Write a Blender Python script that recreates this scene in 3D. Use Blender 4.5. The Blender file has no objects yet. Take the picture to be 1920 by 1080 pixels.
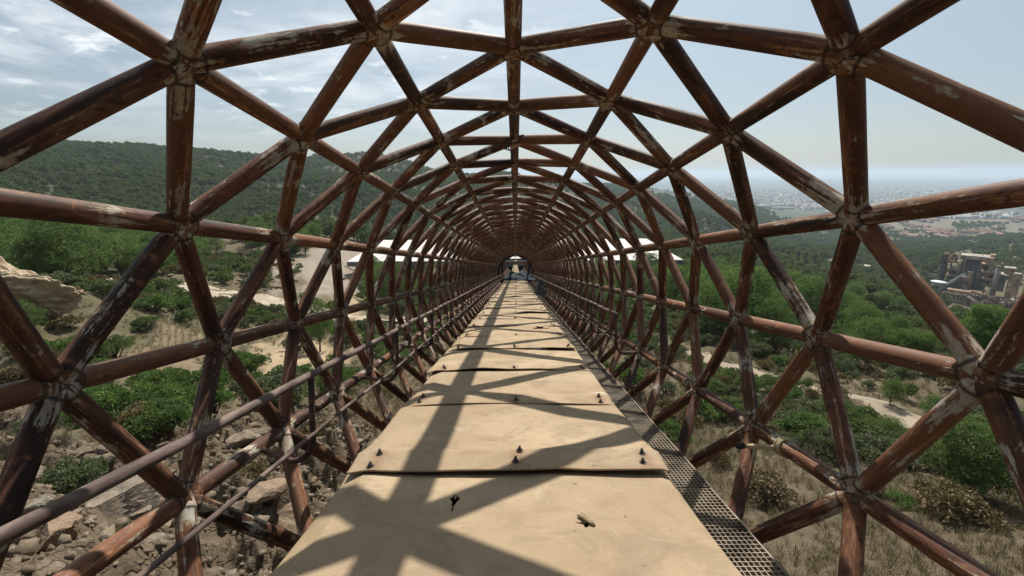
import bpy, math, random
import numpy as np
from mathutils import Matrix, Vector, Euler
random.seed(7); RNG = np.random.default_rng(11)
D = bpy.data; SC = bpy.context.scene; COL = SC.collection
R = math.radians

# ------------------------------------------------------------------ camera, sky, sun, exposure
F_PX = 853.0                                   # focal length in pixels of a 1920 wide frame
PITCH = math.atan(214 / F_PX); ROLL = -0.005
cp, sp = math.cos(PITCH), math.sin(PITCH); cr, sr = math.cos(ROLL), math.sin(ROLL)
W_UP0, W_FWD = Vector((0, sp, cp)), Vector((0, cp, -sp))
W_RIGHT = cr * Vector((1, 0, 0)) + sr * W_UP0
W_UP = -sr * Vector((1, 0, 0)) + cr * W_UP0
cam = D.objects.new('camera', D.cameras.new('camera')); COL.objects.link(cam)
cam.data.sensor_width = 36; cam.data.lens = F_PX / 1920 * 36
cam.data.clip_start = 0.05; cam.data.clip_end = 90000
cam.matrix_world = Matrix((( W_RIGHT[0], W_UP[0], -W_FWD[0], 0), (W_RIGHT[1], W_UP[1], -W_FWD[1], 0),
                           (W_RIGHT[2], W_UP[2], -W_FWD[2], 0), (0, 0, 0, 1)))
SC.camera = cam

# the tube bridge slopes down away from the camera: its own frame (x right, y along the tube, z up)
T_YAW, T_PIT, T_ROLL, CAM_Z = -0.0085, -0.0453, -0.0104, 0.47
c, s = math.cos(T_YAW), math.sin(T_YAW); c2, s2 = math.cos(T_PIT), math.sin(T_PIT); c3, s3 = math.cos(T_ROLL), math.sin(T_ROLL)
t_r, t_f, t_u = Vector((c, -s, 0)), Vector((c2*s, c2*c, s2)), Vector((-s2*s, -s2*c, c2))
t_r, t_u = c3*t_r + s3*t_u, -s3*t_r + c3*t_u
Mw = Matrix((W_RIGHT, W_FWD, W_UP)).transposed(); Mt = Matrix((t_r, t_f, t_u)).transposed()
TUBE_R = (Mw @ Mt.transposed()).to_4x4()
TUBE = TUBE_R @ Matrix.Translation((0, 0, -CAM_Z))          # tube frame -> world (camera at the origin)
SUN_DIR = (TUBE_R.to_3x3() @ Vector((0.135, 0.49, 1.0))).normalized()
SUN_EL = math.asin(SUN_DIR.z); SUN_AZ = math.atan2(SUN_DIR.x, SUN_DIR.y)

sun = D.objects.new('sun', D.lights.new('sun', 'SUN')); COL.objects.link(sun)
sun.data.energy = 5.0; sun.data.angle = R(0.55); sun.data.color = (1.0, 0.945, 0.86)
sun.rotation_euler = SUN_DIR.to_track_quat('Z', 'Y').to_euler()

world = D.worlds.new('World'); SC.world = world; world.use_nodes = True
def build_world():
    nt = world.node_tree; N = nt.nodes; L = nt.links; N.clear()
    out = N.new('ShaderNodeOutputWorld'); bg = N.new('ShaderNodeBackground'); bg.inputs['Strength'].default_value = 0.053
    sky = N.new('ShaderNodeTexSky'); sky.sky_type = 'NISHITA'; sky.sun_disc = False
    sky.sun_elevation = SUN_EL; sky.sun_rotation = SUN_AZ
    sky.altitude = 300; sky.air_density = 1.0; sky.dust_density = 1.5; sky.ozone_density = 1.0
    tc = N.new('ShaderNodeTexCoord'); sep = N.new('ShaderNodeSeparateXYZ'); L.new(tc.outputs['Generated'], sep.inputs[0])
    def math_(op, a, b=None, clamp=False):
        n = N.new('ShaderNodeMath'); n.operation = op; n.use_clamp = clamp
        for i, v in enumerate((a, b)):
            if v is None: continue
            if isinstance(v, (int, float)): n.inputs[i].default_value = v
            else: L.new(v, n.inputs[i])
        return n.outputs[0]
    zc = math_('MAXIMUM', sep.outputs['Z'], 0.03); zz = math_('ADD', zc, 0.12)
    px = math_('DIVIDE', sep.outputs['X'], zz); py = math_('DIVIDE', sep.outputs['Y'], zz)
    cmb = N.new('ShaderNodeCombineXYZ'); L.new(px, cmb.inputs[0]); L.new(py, cmb.inputs[1])
    def noise(scale, detail, rough, dist, off, stretch=(1, 1, 1)):
        mp = N.new('ShaderNodeMapping'); mp.inputs['Location'].default_value = off; mp.inputs['Scale'].default_value = stretch
        L.new(cmb.outputs[0], mp.inputs[0])
        n = N.new('ShaderNodeTexNoise'); n.inputs['Scale'].default_value = scale; n.inputs['Detail'].default_value = detail
        n.inputs['Roughness'].default_value = rough; n.inputs['Distortion'].default_value = dist
        L.new(mp.outputs[0], n.inputs['Vector']); return n.outputs['Fac']
    def ramp(v, a, b):
        m = N.new('ShaderNodeMapRange'); m.inputs['From Min'].default_value = a; m.inputs['From Max'].default_value = b
        m.interpolation_type = 'SMOOTHSTEP'; L.new(v, m.inputs['Value']); return m.outputs[0]
    cirrus = ramp(noise(1.3, 10, 0.60, 0.5, (3.1, 0.4, 0), (1.0, 1.25, 1)), 0.36, 0.72)
    puffs = ramp(noise(2.3, 10, 0.60, 0.15, (9.3, 4.1, 2)), 0.53, 0.66)
    # the cloud field lies to the left of the view and thins out towards the right
    side = ramp(math_('SUBTRACT', math_('MULTIPLY', px, -1.0), math_('MULTIPLY', py, 0.02)), -1.0, 0.9)
    hi = ramp(sep.outputs['Z'], 0.02, 0.2)
    cl = math_('MULTIPLY', math_('MAXIMUM', math_('MULTIPLY', cirrus, 0.75), math_('MULTIPLY', puffs, 0.9)), side)
    cl = math_('MULTIPLY', cl, hi, True)
    # added white veil, strongest round the sun, thinned behind to cut ambient light
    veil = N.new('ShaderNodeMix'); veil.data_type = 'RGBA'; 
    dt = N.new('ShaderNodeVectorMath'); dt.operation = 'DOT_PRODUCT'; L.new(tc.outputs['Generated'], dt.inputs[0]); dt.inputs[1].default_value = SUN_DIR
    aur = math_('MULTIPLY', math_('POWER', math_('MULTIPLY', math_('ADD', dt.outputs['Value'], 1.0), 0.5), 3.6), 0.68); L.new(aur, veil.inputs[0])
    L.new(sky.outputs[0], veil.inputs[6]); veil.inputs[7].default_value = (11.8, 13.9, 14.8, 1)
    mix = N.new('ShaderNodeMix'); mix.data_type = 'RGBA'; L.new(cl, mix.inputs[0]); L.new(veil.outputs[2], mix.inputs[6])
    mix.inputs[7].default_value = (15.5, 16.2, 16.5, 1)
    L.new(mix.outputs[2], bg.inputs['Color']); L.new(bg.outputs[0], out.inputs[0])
build_world()
SC.view_settings.view_transform = 'Standard'; SC.view_settings.look = 'None'
SC.view_settings.exposure = 0.36; SC.view_settings.gamma = 1.0; SC.view_settings.use_curve_mapping = False
SC.cycles.use_denoising = True
SC.cycles.volume_bounces = 0; SC.cycles.max_bounces = 6; SC.cycles.diffuse_bounces = 3; SC.cycles.transparent_max_bounces = 8
SC.cycles.volume_max_steps = 64

# ------------------------------------------------------------------ helpers
def link(o, parent=None):
    COL.objects.link(o)
    if parent is not None: o.parent = parent
    return o
def tag(o, label=None, cat=None, group=None, kind=None):
    if label: o['label'] = label
    if cat: o['category'] = cat
    if group: o['group'] = group
    if kind: o['kind'] = kind
    return o
def empty(name, loc=(0, 0, 0), rz=0.0, mat=None):
    o = D.objects.new(name, None); o.empty_display_size = 0.2
    if mat is not None: o.matrix_world = mat
    else: o.location = loc; o.rotation_euler = (0, 0, rz)
    return link(o)
class MB:
    def __init__(self): self.v = []; self.f = []; self.attr = []
    def add(self, vs, fs):
        b = len(self.v); self.v.extend(tuple(p) for p in vs); self.f.extend(tuple(i + b for i in q) for q in fs)
    def box(self, x0, x1, y0, y1, z0, z1, m=None):
        vs = [Vector((x, y, z)) for x in (x0, x1) for y in (y0, y1) for z in (z0, z1)]
        if m is not None: vs = [m @ p for p in vs]
        self.add(vs, [(0,1,3,2),(4,6,7,5),(0,4,5,1),(2,3,7,6),(0,2,6,4),(1,5,7,3)])
    def beam(self, a, b, w, h=None, up=(0, 0, 1)):
        a, b = Vector(a), Vector(b); h = h or w; d = (b - a); L = d.length; d.normalize()
        u = Vector(up)
        if abs(d.dot(u)) > 0.98: u = Vector((1, 0, 0))
        x = d.cross(u).normalized(); z = x.cross(d)
        vs = [p + x * i * w / 2 + z * j * h / 2 for p in (a, b) for i, j in ((-1,-1),(1,-1),(1,1),(-1,1))]
        self.add(vs, [(0,1,2,3),(7,6,5,4),(0,4,5,1),(1,5,6,2),(2,6,7,3),(3,7,4,0)])
    def tube(self, pts, rad, n=10, cap=True):
        pts = [Vector(p) for p in pts]; rads = rad if hasattr(rad, '__len__') else [rad] * len(pts)
        vs, fs = [], []; px = None
        for i, p in enumerate(pts):
            d = (pts[min(i+1, len(pts)-1)] - pts[max(i-1, 0)]).normalized()
            if px is None:
                px = d.orthogonal().normalized()
            px = (px - d * px.dot(d)).normalized(); pz = d.cross(px)
            for k in range(n):
                a = 2 * math.pi * k / n; vs.append(p + (px * math.cos(a) + pz * math.sin(a)) * rads[i])
        for i in range(len(pts) - 1):
            for k in range(n):
                fs.append((i*n+k, i*n+(k+1) % n, (i+1)*n+(k+1) % n, (i+1)*n+k))
        if cap: fs.append(tuple(range(n))[::-1]); fs.append(tuple((len(pts)-1)*n + k for k in range(n)))
        self.add(vs, fs)
    def mesh(self, name, mat=None, smooth=False):
        me = D.meshes.new(name); me.from_pydata(self.v, [], self.f); me.update()
        if mat: me.materials.append(mat)
        if smooth: me.polygons.foreach_set('use_smooth', [True] * len(me.polygons))
        return me
    def build(self, name, mat=None, parent=None, smooth=False):
        return link(D.objects.new(name, self.mesh(name, mat, smooth)), parent)
def np_mesh(name, V, Fq, mat=None, smooth=False):
    """fast mesh from arrays: V (n,3), Fq (m,3 or 4)"""
    me = D.meshes.new(name); V = np.asarray(V, np.float32); Fq = np.asarray(Fq, np.int32); k = Fq.shape[1]
    me.vertices.add(len(V)); me.vertices.foreach_set('co', V.ravel())
    me.loops.add(Fq.size); me.loops.foreach_set('vertex_index', Fq.ravel())
    me.polygons.add(len(Fq)); me.polygons.foreach_set('loop_start', np.arange(0, Fq.size, k, dtype=np.int32))
    me.polygons.foreach_set('loop_total', np.full(len(Fq), k, np.int32))
    if smooth: me.polygons.foreach_set('use_smooth', np.ones(len(Fq), bool))
    if mat: me.materials.append(mat)
    me.update(calc_edges=True); me.validate(); return me
def set_attr(me, name, arr, typ='FLOAT_VECTOR', dom='POINT'):
    a = me.attributes.new(name, typ, dom); key = {'FLOAT': 'value', 'FLOAT_VECTOR': 'vector', 'FLOAT_COLOR': 'color'}[typ]
    a.data.foreach_set(key, np.asarray(arr, np.float32).ravel())
def dup(o, parent=None):
    n = o.copy(); COL.objects.link(n); n.parent = parent
    for ch in list(o.children): dup(ch, n)
    return n
# value noise
def _h(ix, iy, seed):
    n = (ix.astype(np.int64) * 374761393 + iy.astype(np.int64) * 668265263 + seed * 982451653) & 0xffffffff
    n = ((n ^ (n >> 13)) * 1274126177) & 0xffffffff; n = n ^ (n >> 16)
    return (n & 0xffff) / 65535.0
def vnoise(x, y, seed=0):
    x = np.asarray(x, float); y = np.asarray(y, float); ix, iy = np.floor(x), np.floor(y); fx, fy = x - ix, y - iy
    fx = fx*fx*(3-2*fx); fy = fy*fy*(3-2*fy)
    a, b, c_, d = _h(ix, iy, seed), _h(ix+1, iy, seed), _h(ix, iy+1, seed), _h(ix+1, iy+1, seed)
    return (a*(1-fx)+b*fx)*(1-fy) + (c_*(1-fx)+d*fx)*fy
def fbm(x, y, seed=0, o=5, g=0.5):
    t = 0; amp = 1; tot = 0
    for i in range(o):
        t = t + amp * vnoise(x * 2**i, y * 2**i, seed + i); tot += amp; amp *= g
    return t / tot

# ------------------------------------------------------------------ materials
MAT = {}
class NT:
    def __init__(self, name, rough=0.8, spec=0.3):
        m = D.materials.new(name); m.use_nodes = True; self.m = m; self.nt = m.node_tree; self.N = self.nt.nodes; self.L = self.nt.links
        self.b = self.N['Principled BSDF']; self.b.inputs['Roughness'].default_value = rough
        self.b.inputs['Specular IOR Level'].default_value = spec; MAT[name] = m
    def n(self, t, **kw):
        n = self.N.new(t)
        for k, v in kw.items():
            if hasattr(n, k): setattr(n, k, v)
        return n
    def set(self, sock, v):
        if isinstance(v, bpy.types.NodeSocket): self.L.new(v, sock)
        else: sock.default_value = v
    def math(self, op, a, b=0.0, clamp=False):
        n = self.n('ShaderNodeMath', operation=op, use_clamp=clamp); self.set(n.inputs[0], a); self.set(n.inputs[1], b); return n.outputs[0]
    def vmath(self, op, a, b=(0, 0, 0)):
        n = self.n('ShaderNodeVectorMath', operation=op); self.set(n.inputs[0], a); self.set(n.inputs[1], b); return n.outputs[0]
    def mapping(self, v, scale=(1, 1, 1), loc=(0, 0, 0)):
        n = self.n('ShaderNodeMapping'); self.L.new(v, n.inputs[0]); n.inputs['Scale'].default_value = scale; n.inputs['Location'].default_value = loc; return n.outputs[0]
    def noise(self, v, scale, detail=5, rough=0.55, dist=0.0):
        n = self.n('ShaderNodeTexNoise'); self.L.new(v, n.inputs['Vector'])
        n.inputs['Scale'].default_value = scale; n.inputs['Detail'].default_value = detail; n.inputs['Roughness'].default_value = rough
        n.inputs['Distortion'].default_value = dist; return n.outputs['Fac']
    def ramp(self, v, a, b, lo=0.0, hi=1.0):
        n = self.n('ShaderNodeMapRange'); n.interpolation_type = 'SMOOTHSTEP'; self.L.new(v, n.inputs['Value'])
        for k, x in (('From Min', a), ('From Max', b), ('To Min', lo), ('To Max', hi)): n.inputs[k].default_value = x
        return n.outputs[0]
    def mix(self, f, a, b, mode='MIX'):
        n = self.n('ShaderNodeMix', data_type='RGBA', blend_type=mode)
        self.set(n.inputs[0], f)
        for i, v in ((6, a), (7, b)):
            if isinstance(v, (tuple, list)): v = tuple(v) + (1,) * (4 - len(v))
            self.set(n.inputs[i], v)
        return n.outputs[2]
    def attr(self, name, out='Vector'): 
        n = self.n('ShaderNodeAttribute'); n.attribute_name = name; return n.outputs[out]
    def objrand(self): return self.n('ShaderNodeObjectInfo').outputs['Random']
    def obj(self): return self.n('ShaderNodeTexCoord').outputs['Object']
    def pos(self): return self.n('ShaderNodeNewGeometry').outputs['Position']
    def col(self, c): self.set(self.b.inputs['Base Color'], c if isinstance(c, bpy.types.NodeSocket) else tuple(c) + (1,))
    def rough(self, v): self.set(self.b.inputs['Roughness'], v)
    def bump(self, h, dist=0.01, strength=0.5):
        n = self.n('ShaderNodeBump'); self.L.new(h, n.inputs['Height']); n.inputs['Distance'].default_value = dist
        n.inputs['Strength'].default_value = strength; self.L.new(n.outputs[0], self.b.inputs['Normal'])

def mat_pipe(name, paint_bias=0.0, ends=True):
    t = NT(name, 0.75, 0.25)
    rnd = t.objrand(); off = t.n('ShaderNodeCombineXYZ')
    for i in range(3): t.set(off.inputs[i], t.math('MULTIPLY', rnd, (37.0, 71.0, 113.0)[i]))
    pc = t.attr('pc'); v = t.vmath('ADD', t.vmath('ADD', pc, t.attr('po')), off.outputs[0])
    nA = t.noise(t.mapping(v, (8, 8, 0.75)), 1.0, 4, 0.6, 0.6); nB = t.noise(t.mapping(v, (34, 34, 2.4)), 1.0, 6, 0.68, 0.5); n2 = t.noise(t.mapping(v, (110, 110, 30)), 1.0, 3, 0.6)
    nD = t.noise(v, 3.4, 5, 0.6, 0.4); nE = t.noise(v, 16, 6, 0.65, 0.3)
    rust = t.mix(t.ramp(nA, 0.36, 0.64), (0.022, 0.012, 0.010), (0.170, 0.068, 0.033))
    rust = t.mix(t.math('MULTIPLY', t.ramp(nB, 0.50, 0.70), t.ramp(nA, 0.38, 0.6)), rust, (0.54, 0.285, 0.145))
    rust = t.mix(t.ramp(nE, 0.56, 0.72, 0, 0.75), rust, (0.36, 0.150, 0.055))
    nF = t.noise(t.mapping(v, (1, 1, 0.45)), 38, 6, 0.7, 0.6); rust = t.mix(t.ramp(nF, 0.50, 0.62, 0, 0.75), rust, (0.030, 0.016, 0.013)); rust = t.mix(t.ramp(n2, 0.55, 0.8, 0, 0.5), rust, (0.035, 0.019, 0.017))
    r2 = t.math('FRACT', t.math('MULTIPLY', rnd, 7.31)); rust = t.mix(t.math('MULTIPLY', r2, 0.4), rust, (0.055, 0.030, 0.020)); rust = t.mix(t.ramp(rnd, 0.6, 1.0, 0, 0.35), rust, (0.30, 0.135, 0.065))
    paintc = t.mix(t.ramp(nE, 0.35, 0.62), (0.46, 0.44, 0.37), (0.34, 0.275, 0.19))
    bias = t.math('ADD', t.math('MULTIPLY', t.math('SUBTRACT', nD, 0.5), 1.15), t.math('ADD', t.math('MULTIPLY', t.math('SUBTRACT', nB, 0.5), 0.9), 0.5 + paint_bias))
    if ends:
        sz = t.n('ShaderNodeSeparateXYZ'); t.L.new(pc, sz.inputs[0])
        e = t.math('ABSOLUTE', t.math('SUBTRACT', sz.outputs[2], 0.535))
        bias = t.math('ADD', bias, t.ramp(e, 0.30, 0.50, 0, 0.15))
    pm = t.ramp(t.math('ADD', bias, t.math('MULTIPLY', t.math('SUBTRACT', nF, 0.5), 0.5)), 0.61, 0.69)
    base = t.mix(t.math('MULTIPLY', pm, 0.9), rust, paintc)
    if ends:
        wl = t.ramp(t.math('ABSOLUTE', t.math('SUBTRACT', t.math('ADD', e, t.math('MULTIPLY', t.math('SUBTRACT', nE, 0.5), 0.02)), 0.449)), 0.004, 0.016, 0.85, 0.0)
        base = t.mix(wl, base, (0.022, 0.013, 0.011))
        base = t.mix(t.math('MULTIPLY', t.ramp(e, 0.40, 0.50, 0, 0.6), t.ramp(nE, 0.45, 0.6)), base, (0.26, 0.115, 0.045))
    t.col(base); t.rough(t.ramp(t.math('ADD', pm, nA), 0.3, 1.2, 0.60, 0.78))
    t.bump(t.math('ADD', t.math('MULTIPLY', pm, 0.5), t.math('ADD', t.math('MULTIPLY', nB, 0.6), t.math('MULTIPLY', nE, 0.5))), 0.004, 0.6)
    return t.m
mat_pipe('rusty_painted_steel', 0.0); mat_pipe('chord_steel', -0.02); mat_pipe('weld_paint', 0.10, False)

def simple(name, c1, c2, scale=4.0, rough=0.8, spec=0.2, bump=0.0, bdist=0.01, lo=0.35, hi=0.65, metal=0.0, stretch=(1,1,1)):
    t = NT(name, rough, spec); v = t.mapping(t.obj(), stretch)
    n = t.noise(v, scale, 7, 0.6, 0.3); t.col(t.mix(t.ramp(n, lo, hi), c1, c2)); t.b.inputs['Metallic'].default_value = metal
    if bump: t.bump(t.noise(v, scale * 3, 6, 0.65), bdist, bump)
    return t.m
simple('handrail_steel', (0.075, 0.05, 0.042), (0.20, 0.148, 0.122), 14, 0.7, 0.2, 0.3, 0.002, stretch=(1, .3, 1))
simple('post_steel', (0.035, 0.022, 0.02), (0.11, 0.055, 0.04), 9, 0.65, 0.3)
simple('dark_steel', (0.018, 0.017, 0.018), (0.05, 0.038, 0.032), 6, 0.7)
simple('bolt_steel', (0.03, 0.025, 0.023), (0.09, 0.06, 0.045), 40, 0.6, 0.4)
simple('grating_steel', (0.10, 0.075, 0.055), (0.36, 0.30, 0.22), 3, 0.7, 0.3)
simple('orange_steel', (0.36, 0.15, 0.07), (0.5, 0.26, 0.14), 5, 0.7)
simple('pale_steel', (0.34, 0.36, 0.38), (0.48, 0.5, 0.5), 5, 0.6)
simple('tarp', (0.018, 0.027, 0.033), (0.04, 0.054, 0.062), 5, 0.8, 0.1)
simple('cloth', (0.09, 0.11, 0.125), (0.17, 0.195, 0.21), 5, 0.85)
simple('roof_white', (0.54, 0.49, 0.465), (0.66, 0.60, 0.57), 0.5, 0.7, 0.1, stretch=(1, 0.15, 1))
simple('shed_steel', (0.10, 0.105, 0.105), (0.17, 0.17, 0.165), 0.6, 0.7)
simple('bark', (0.07, 0.048, 0.036), (0.15, 0.11, 0.085), 5, 0.95, 0.1, 0.6, 0.03, stretch=(1, 1, 0.25))
simple('concrete', (0.27, 0.235, 0.195), (0.40, 0.36, 0.31), 0.35, 0.9, 0.1)
simple('concrete_grey', (0.15, 0.15, 0.148), (0.25, 0.24, 0.225), 0.3, 0.9, 0.1, stretch=(1, 1, .2))
simple('dusty_steel', (0.15, 0.09, 0.062), (0.37, 0.265, 0.19), 0.35, 0.85, 0.1)
simple('plant_dark', (0.04, 0.036, 0.036), (0.10, 0.085, 0.075), 0.4, 0.8)
simple('white_metal', (0.46, 0.48, 0.50), (0.62, 0.63, 0.63), 0.3, 0.6)
simple('plaster', (0.22, 0.20, 0.18), (0.36, 0.33, 0.30), 0.03, 0.9)
simple('roof_tile', (0.16, 0.10, 0.078), (0.25, 0.155, 0.115), 0.1, 0.9)
simple('industrial_white', (0.20, 0.21, 0.215), (0.46, 0.46, 0.45), 0.012, 0.8, 0.1, lo=.4, hi=.7)

def mat_panel():
    t = NT('beige_belt_cover', 0.75, 0.15); v = t.attr('pc'); rnd = t.objrand()
    off = t.n('ShaderNodeCombineXYZ'); t.set(off.inputs[0], t.math('MULTIPLY', rnd, 53.0)); t.set(off.inputs[1], t.math('MULTIPLY', rnd, 31.0))
    v = t.vmath('ADD', v, off.outputs[0])
    n1 = t.noise(v, 2.2, 6, 0.55, 0.2); n2 = t.noise(v, 11, 6, 0.65, 0.5); n3 = t.noise(v, 60, 3, 0.6); n4 = t.noise(t.mapping(v, (1.5, 9, 1)), 1.5, 4, 0.6)
    c = t.mix(t.ramp(n1, 0.3, 0.7), (0.305, 0.22, 0.13), (0.42, 0.322, 0.205))
    c = t.mix(t.ramp(n2, 0.46, 0.70, 0, 0.7), c, (0.225, 0.155, 0.09)); c = t.mix(t.ramp(t.noise(v, 3.1, 9, 0.72, 1.5), 0.50, 0.58, 0, 0.45), c, (0.185, 0.13, 0.08)); c = t.mix(t.ramp(t.noise(v, 6.5, 9, 0.75, 0.8), 0.60, 0.64, 0, 0.35), c, (0.52, 0.45, 0.34)); c = t.mix(t.ramp(t.noise(v, 1.1, 5, 0.6, 0.8), 0.45, 0.7, 0, 0.4), c, (0.30, 0.225, 0.15)); c = t.mix(t.ramp(n3, 0.4, 0.8, 0, 0.25), c, (0.22, 0.16, 0.10))
    c = t.mix(t.ramp(n4, 0.62, 0.78, 0, 0.35), c, (0.62, 0.52, 0.38))
    c = t.mix(t.ramp(t.noise(v, 4.3, 8, 0.78, 1.2), 0.655, 0.70, 0, 0.6), c, (0.70, 0.68, 0.62))      # lime splashes
    c = t.mix(t.ramp(t.noise(v, 26, 2, 0.5), 0.72, 0.75, 0, 0.8), c, (0.10, 0.07, 0.05)); c = t.mix(t.math('MULTIPLY', t.attr('rust', 'Fac'), t.ramp(n2, 0.3, 0.6, 0.3, 1.0)), c, (0.16, 0.075, 0.035))             # small stains
    c = t.mix(t.math('MULTIPLY', rnd, 0.30), c, (0.30, 0.235, 0.165))
    c = t.mix(t.ramp(t.noise(t.mapping(v, (3, 40, 1)), 1.0, 3, 0.5, 0.3), 0.72, 0.75, 0, 0.3), c, (0.50, 0.42, 0.32))
    c = t.mix(t.math('MULTIPLY', t.attr('edge', 'Fac'), 0.75), c, (0.235, 0.165, 0.105))
    t.col(c); t.bump(t.math('ADD', n2, t.math('ADD', t.math('MULTIPLY', n1, 2.0), t.math('MULTIPLY', n3, 0.3))), 0.009, 0.5); return t.m
mat_panel()

def mat_leaf(name, c1, c2, c3, trans=0.3):
    t = NT(name, 0.7, 0.15); rnd = t.objrand(); lv = t.attr('lv', 'Fac')
    c = t.mix(t.ramp(lv, 0.1, 0.9), c1, c2); c = t.mix(t.math('MULTIPLY', rnd, 0.75), c, c3)
    t.col(c); tr = t.n('ShaderNodeBsdfTranslucent'); t.L.new(t.mix(0.5, c, (0.13, 0.18, 0.035), 'MIX'), tr.inputs[0])
    ms = t.n('ShaderNodeMixShader'); ms.inputs[0].default_value = trans
    out = t.N['Material Output']; t.L.new(t.b.outputs[0], ms.inputs[1]); t.L.new(tr.outputs[0], ms.inputs[2]); t.L.new(ms.outputs[0], out.inputs[0]); return t.m
mat_leaf('pine_needles', (0.045, 0.120, 0.040), (0.165, 0.255, 0.075), (0.120, 0.165, 0.065), 0.40)
mat_leaf('far_needles', (0.026, 0.055, 0.024), (0.115, 0.155, 0.050), (0.110, 0.130, 0.065), 0.3)
mat_leaf('shrub_leaves', (0.045, 0.115, 0.034), (0.140, 0.225, 0.060), (0.10, 0.12, 0.055), 0.36)
mat_leaf('grey_shrub_leaves', (0.08, 0.105, 0.06), (0.16, 0.185, 0.105), (0.09, 0.10, 0.06))
mat_leaf('dry_shrub', (0.12, 0.085, 0.05), (0.22, 0.165, 0.10), (0.17, 0.135, 0.06), 0.15)
mat_leaf('dry_straw', (0.13, 0.10, 0.06), (0.27, 0.215, 0.135), (0.15, 0.115, 0.075), 0.2)

def mat_rock():
    t = NT('ochre_rock', 0.92, 0.15); v = t.obj(); rnd = t.objrand(); off = t.n('ShaderNodeCombineXYZ'); t.set(off.inputs[0], t.math('MULTIPLY', rnd, 40.0))
    v = t.vmath('ADD', v, off.outputs[0]); n1 = t.noise(v, 1.6, 7, 0.62, 0.5); n2 = t.noise(v, 9, 7, 0.68)
    c = t.mix(t.ramp(n1, 0.35, 0.65), (0.10, 0.076, 0.052), (0.205, 0.162, 0.115)); c = t.mix(t.ramp(n2, 0.5, 0.75, 0, 0.6), c, (0.50, 0.45, 0.37))
    c = t.mix(t.ramp(n2, 0.25, 0.42, 0.7, 0), c, (0.10, 0.075, 0.05)); c = t.mix(t.math('MULTIPLY', rnd, 0.5), c, t.mix(t.math('FRACT', t.math('MULTIPLY', rnd, 5.7)), (0.30, 0.19, 0.11), (0.30, 0.285, 0.26)))
    t.col(c); t.bump(t.math('ADD', n1, n2), 0.03, 0.7); return t.m
mat_rock()

def mat_ground():
    t = NT('ground_cover', 0.95, 0.1); p = t.pos(); lc = t.attr('land', 'Color'); rk = t.attr('rocky', 'Fac'); fo = t.attr('scrubby', 'Fac')
    fx = t.attr('farmix', 'Fac')
    n1 = t.noise(p, 0.55, 8, 0.65, 0.3); n2 = t.noise(p, 3.0, 7, 0.7); n3 = t.noise(p, 14, 5, 0.7); n4 = t.noise(p, 0.09, 7, 0.6)
    c = t.mix(t.ramp(n1, 0.35, 0.68, 0, 0.55), lc, t.mix(0.5, lc, (0.19, 0.15, 0.10)))
    c = t.mix(t.math('MULTIPLY', t.ramp(n2, 0.48, 0.66), t.math('MULTIPLY', fo, 0.75)), c, (0.06, 0.07, 0.035))
    c = t.mix(t.ramp(n3, 0.52, 0.75, 0, 0.5), c, t.mix(0.6, lc, (0.09, 0.065, 0.04)))
    vor = t.n('ShaderNodeTexVoronoi', feature='DISTANCE_TO_EDGE'); t.L.new(t.vmath('ADD', p, t.vmath('MULTIPLY', t.n_col(p, 3.2), (1.1, 1.1, 1.1))), vor.inputs['Vector']); vor.inputs['Scale'].default_value = 2.1
    crack = t.ramp(t.math('ADD', vor.outputs['Distance'], t.math('MULTIPLY', t.math('SUBTRACT', n3, 0.5), 0.12)), -0.01, 0.07)
    c = t.mix(t.math('MULTIPLY', t.math('MULTIPLY', rk, 0.4), t.math('SUBTRACT', 1.0, crack)), c, (0.085, 0.062, 0.042))
    c = t.mix(t.math('MULTIPLY', rk, t.ramp(n2, 0.5, 0.7, 0, 0.5)), c, (0.34, 0.285, 0.21))
    c = t.mix(t.math('MULTIPLY', fx, t.ramp(n4, 0.42, 0.62, 0, 0.7)), c, (0.055, 0.075, 0.04))
    t.col(c); h = t.math('ADD', t.math('MULTIPLY', n2, 0.6), t.math('ADD', t.math('MULTIPLY', n3, 0.25), t.math('MULTIPLY', t.math('MULTIPLY', crack, rk), 0.5)))
    t.bump(h, 0.22, 0.7); return t.m
def n_col(self, v, scale):
    n = self.n('ShaderNodeTexNoise'); self.L.new(v, n.inputs['Vector']); n.inputs['Scale'].default_value = scale; return n.outputs['Color']
NT.n_col = n_col
mat_ground()
def mat_road(name, c1, c2):
    t = NT(name, 0.95, 0.1); p = t.pos(); n1 = t.noise(p, 0.8, 7, 0.65); n2 = t.noise(p, 9, 5, 0.7)
    c = t.mix(t.ramp(n1, 0.35, 0.65), c1, c2); c = t.mix(t.ramp(n2, 0.5, 0.75, 0, 0.4), c, (0.2, 0.17, 0.13)); t.col(c); t.bump(n2, 0.05, 0.5); return t.m
mat_road('gravel_road', (0.30, 0.245, 0.185), (0.40, 0.335, 0.265)); mat_road('dirt', (0.21, 0.17, 0.125), (0.30, 0.25, 0.19)); mat_road('pale_track', (0.22, 0.20, 0.17), (0.31, 0.285, 0.25))

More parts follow.
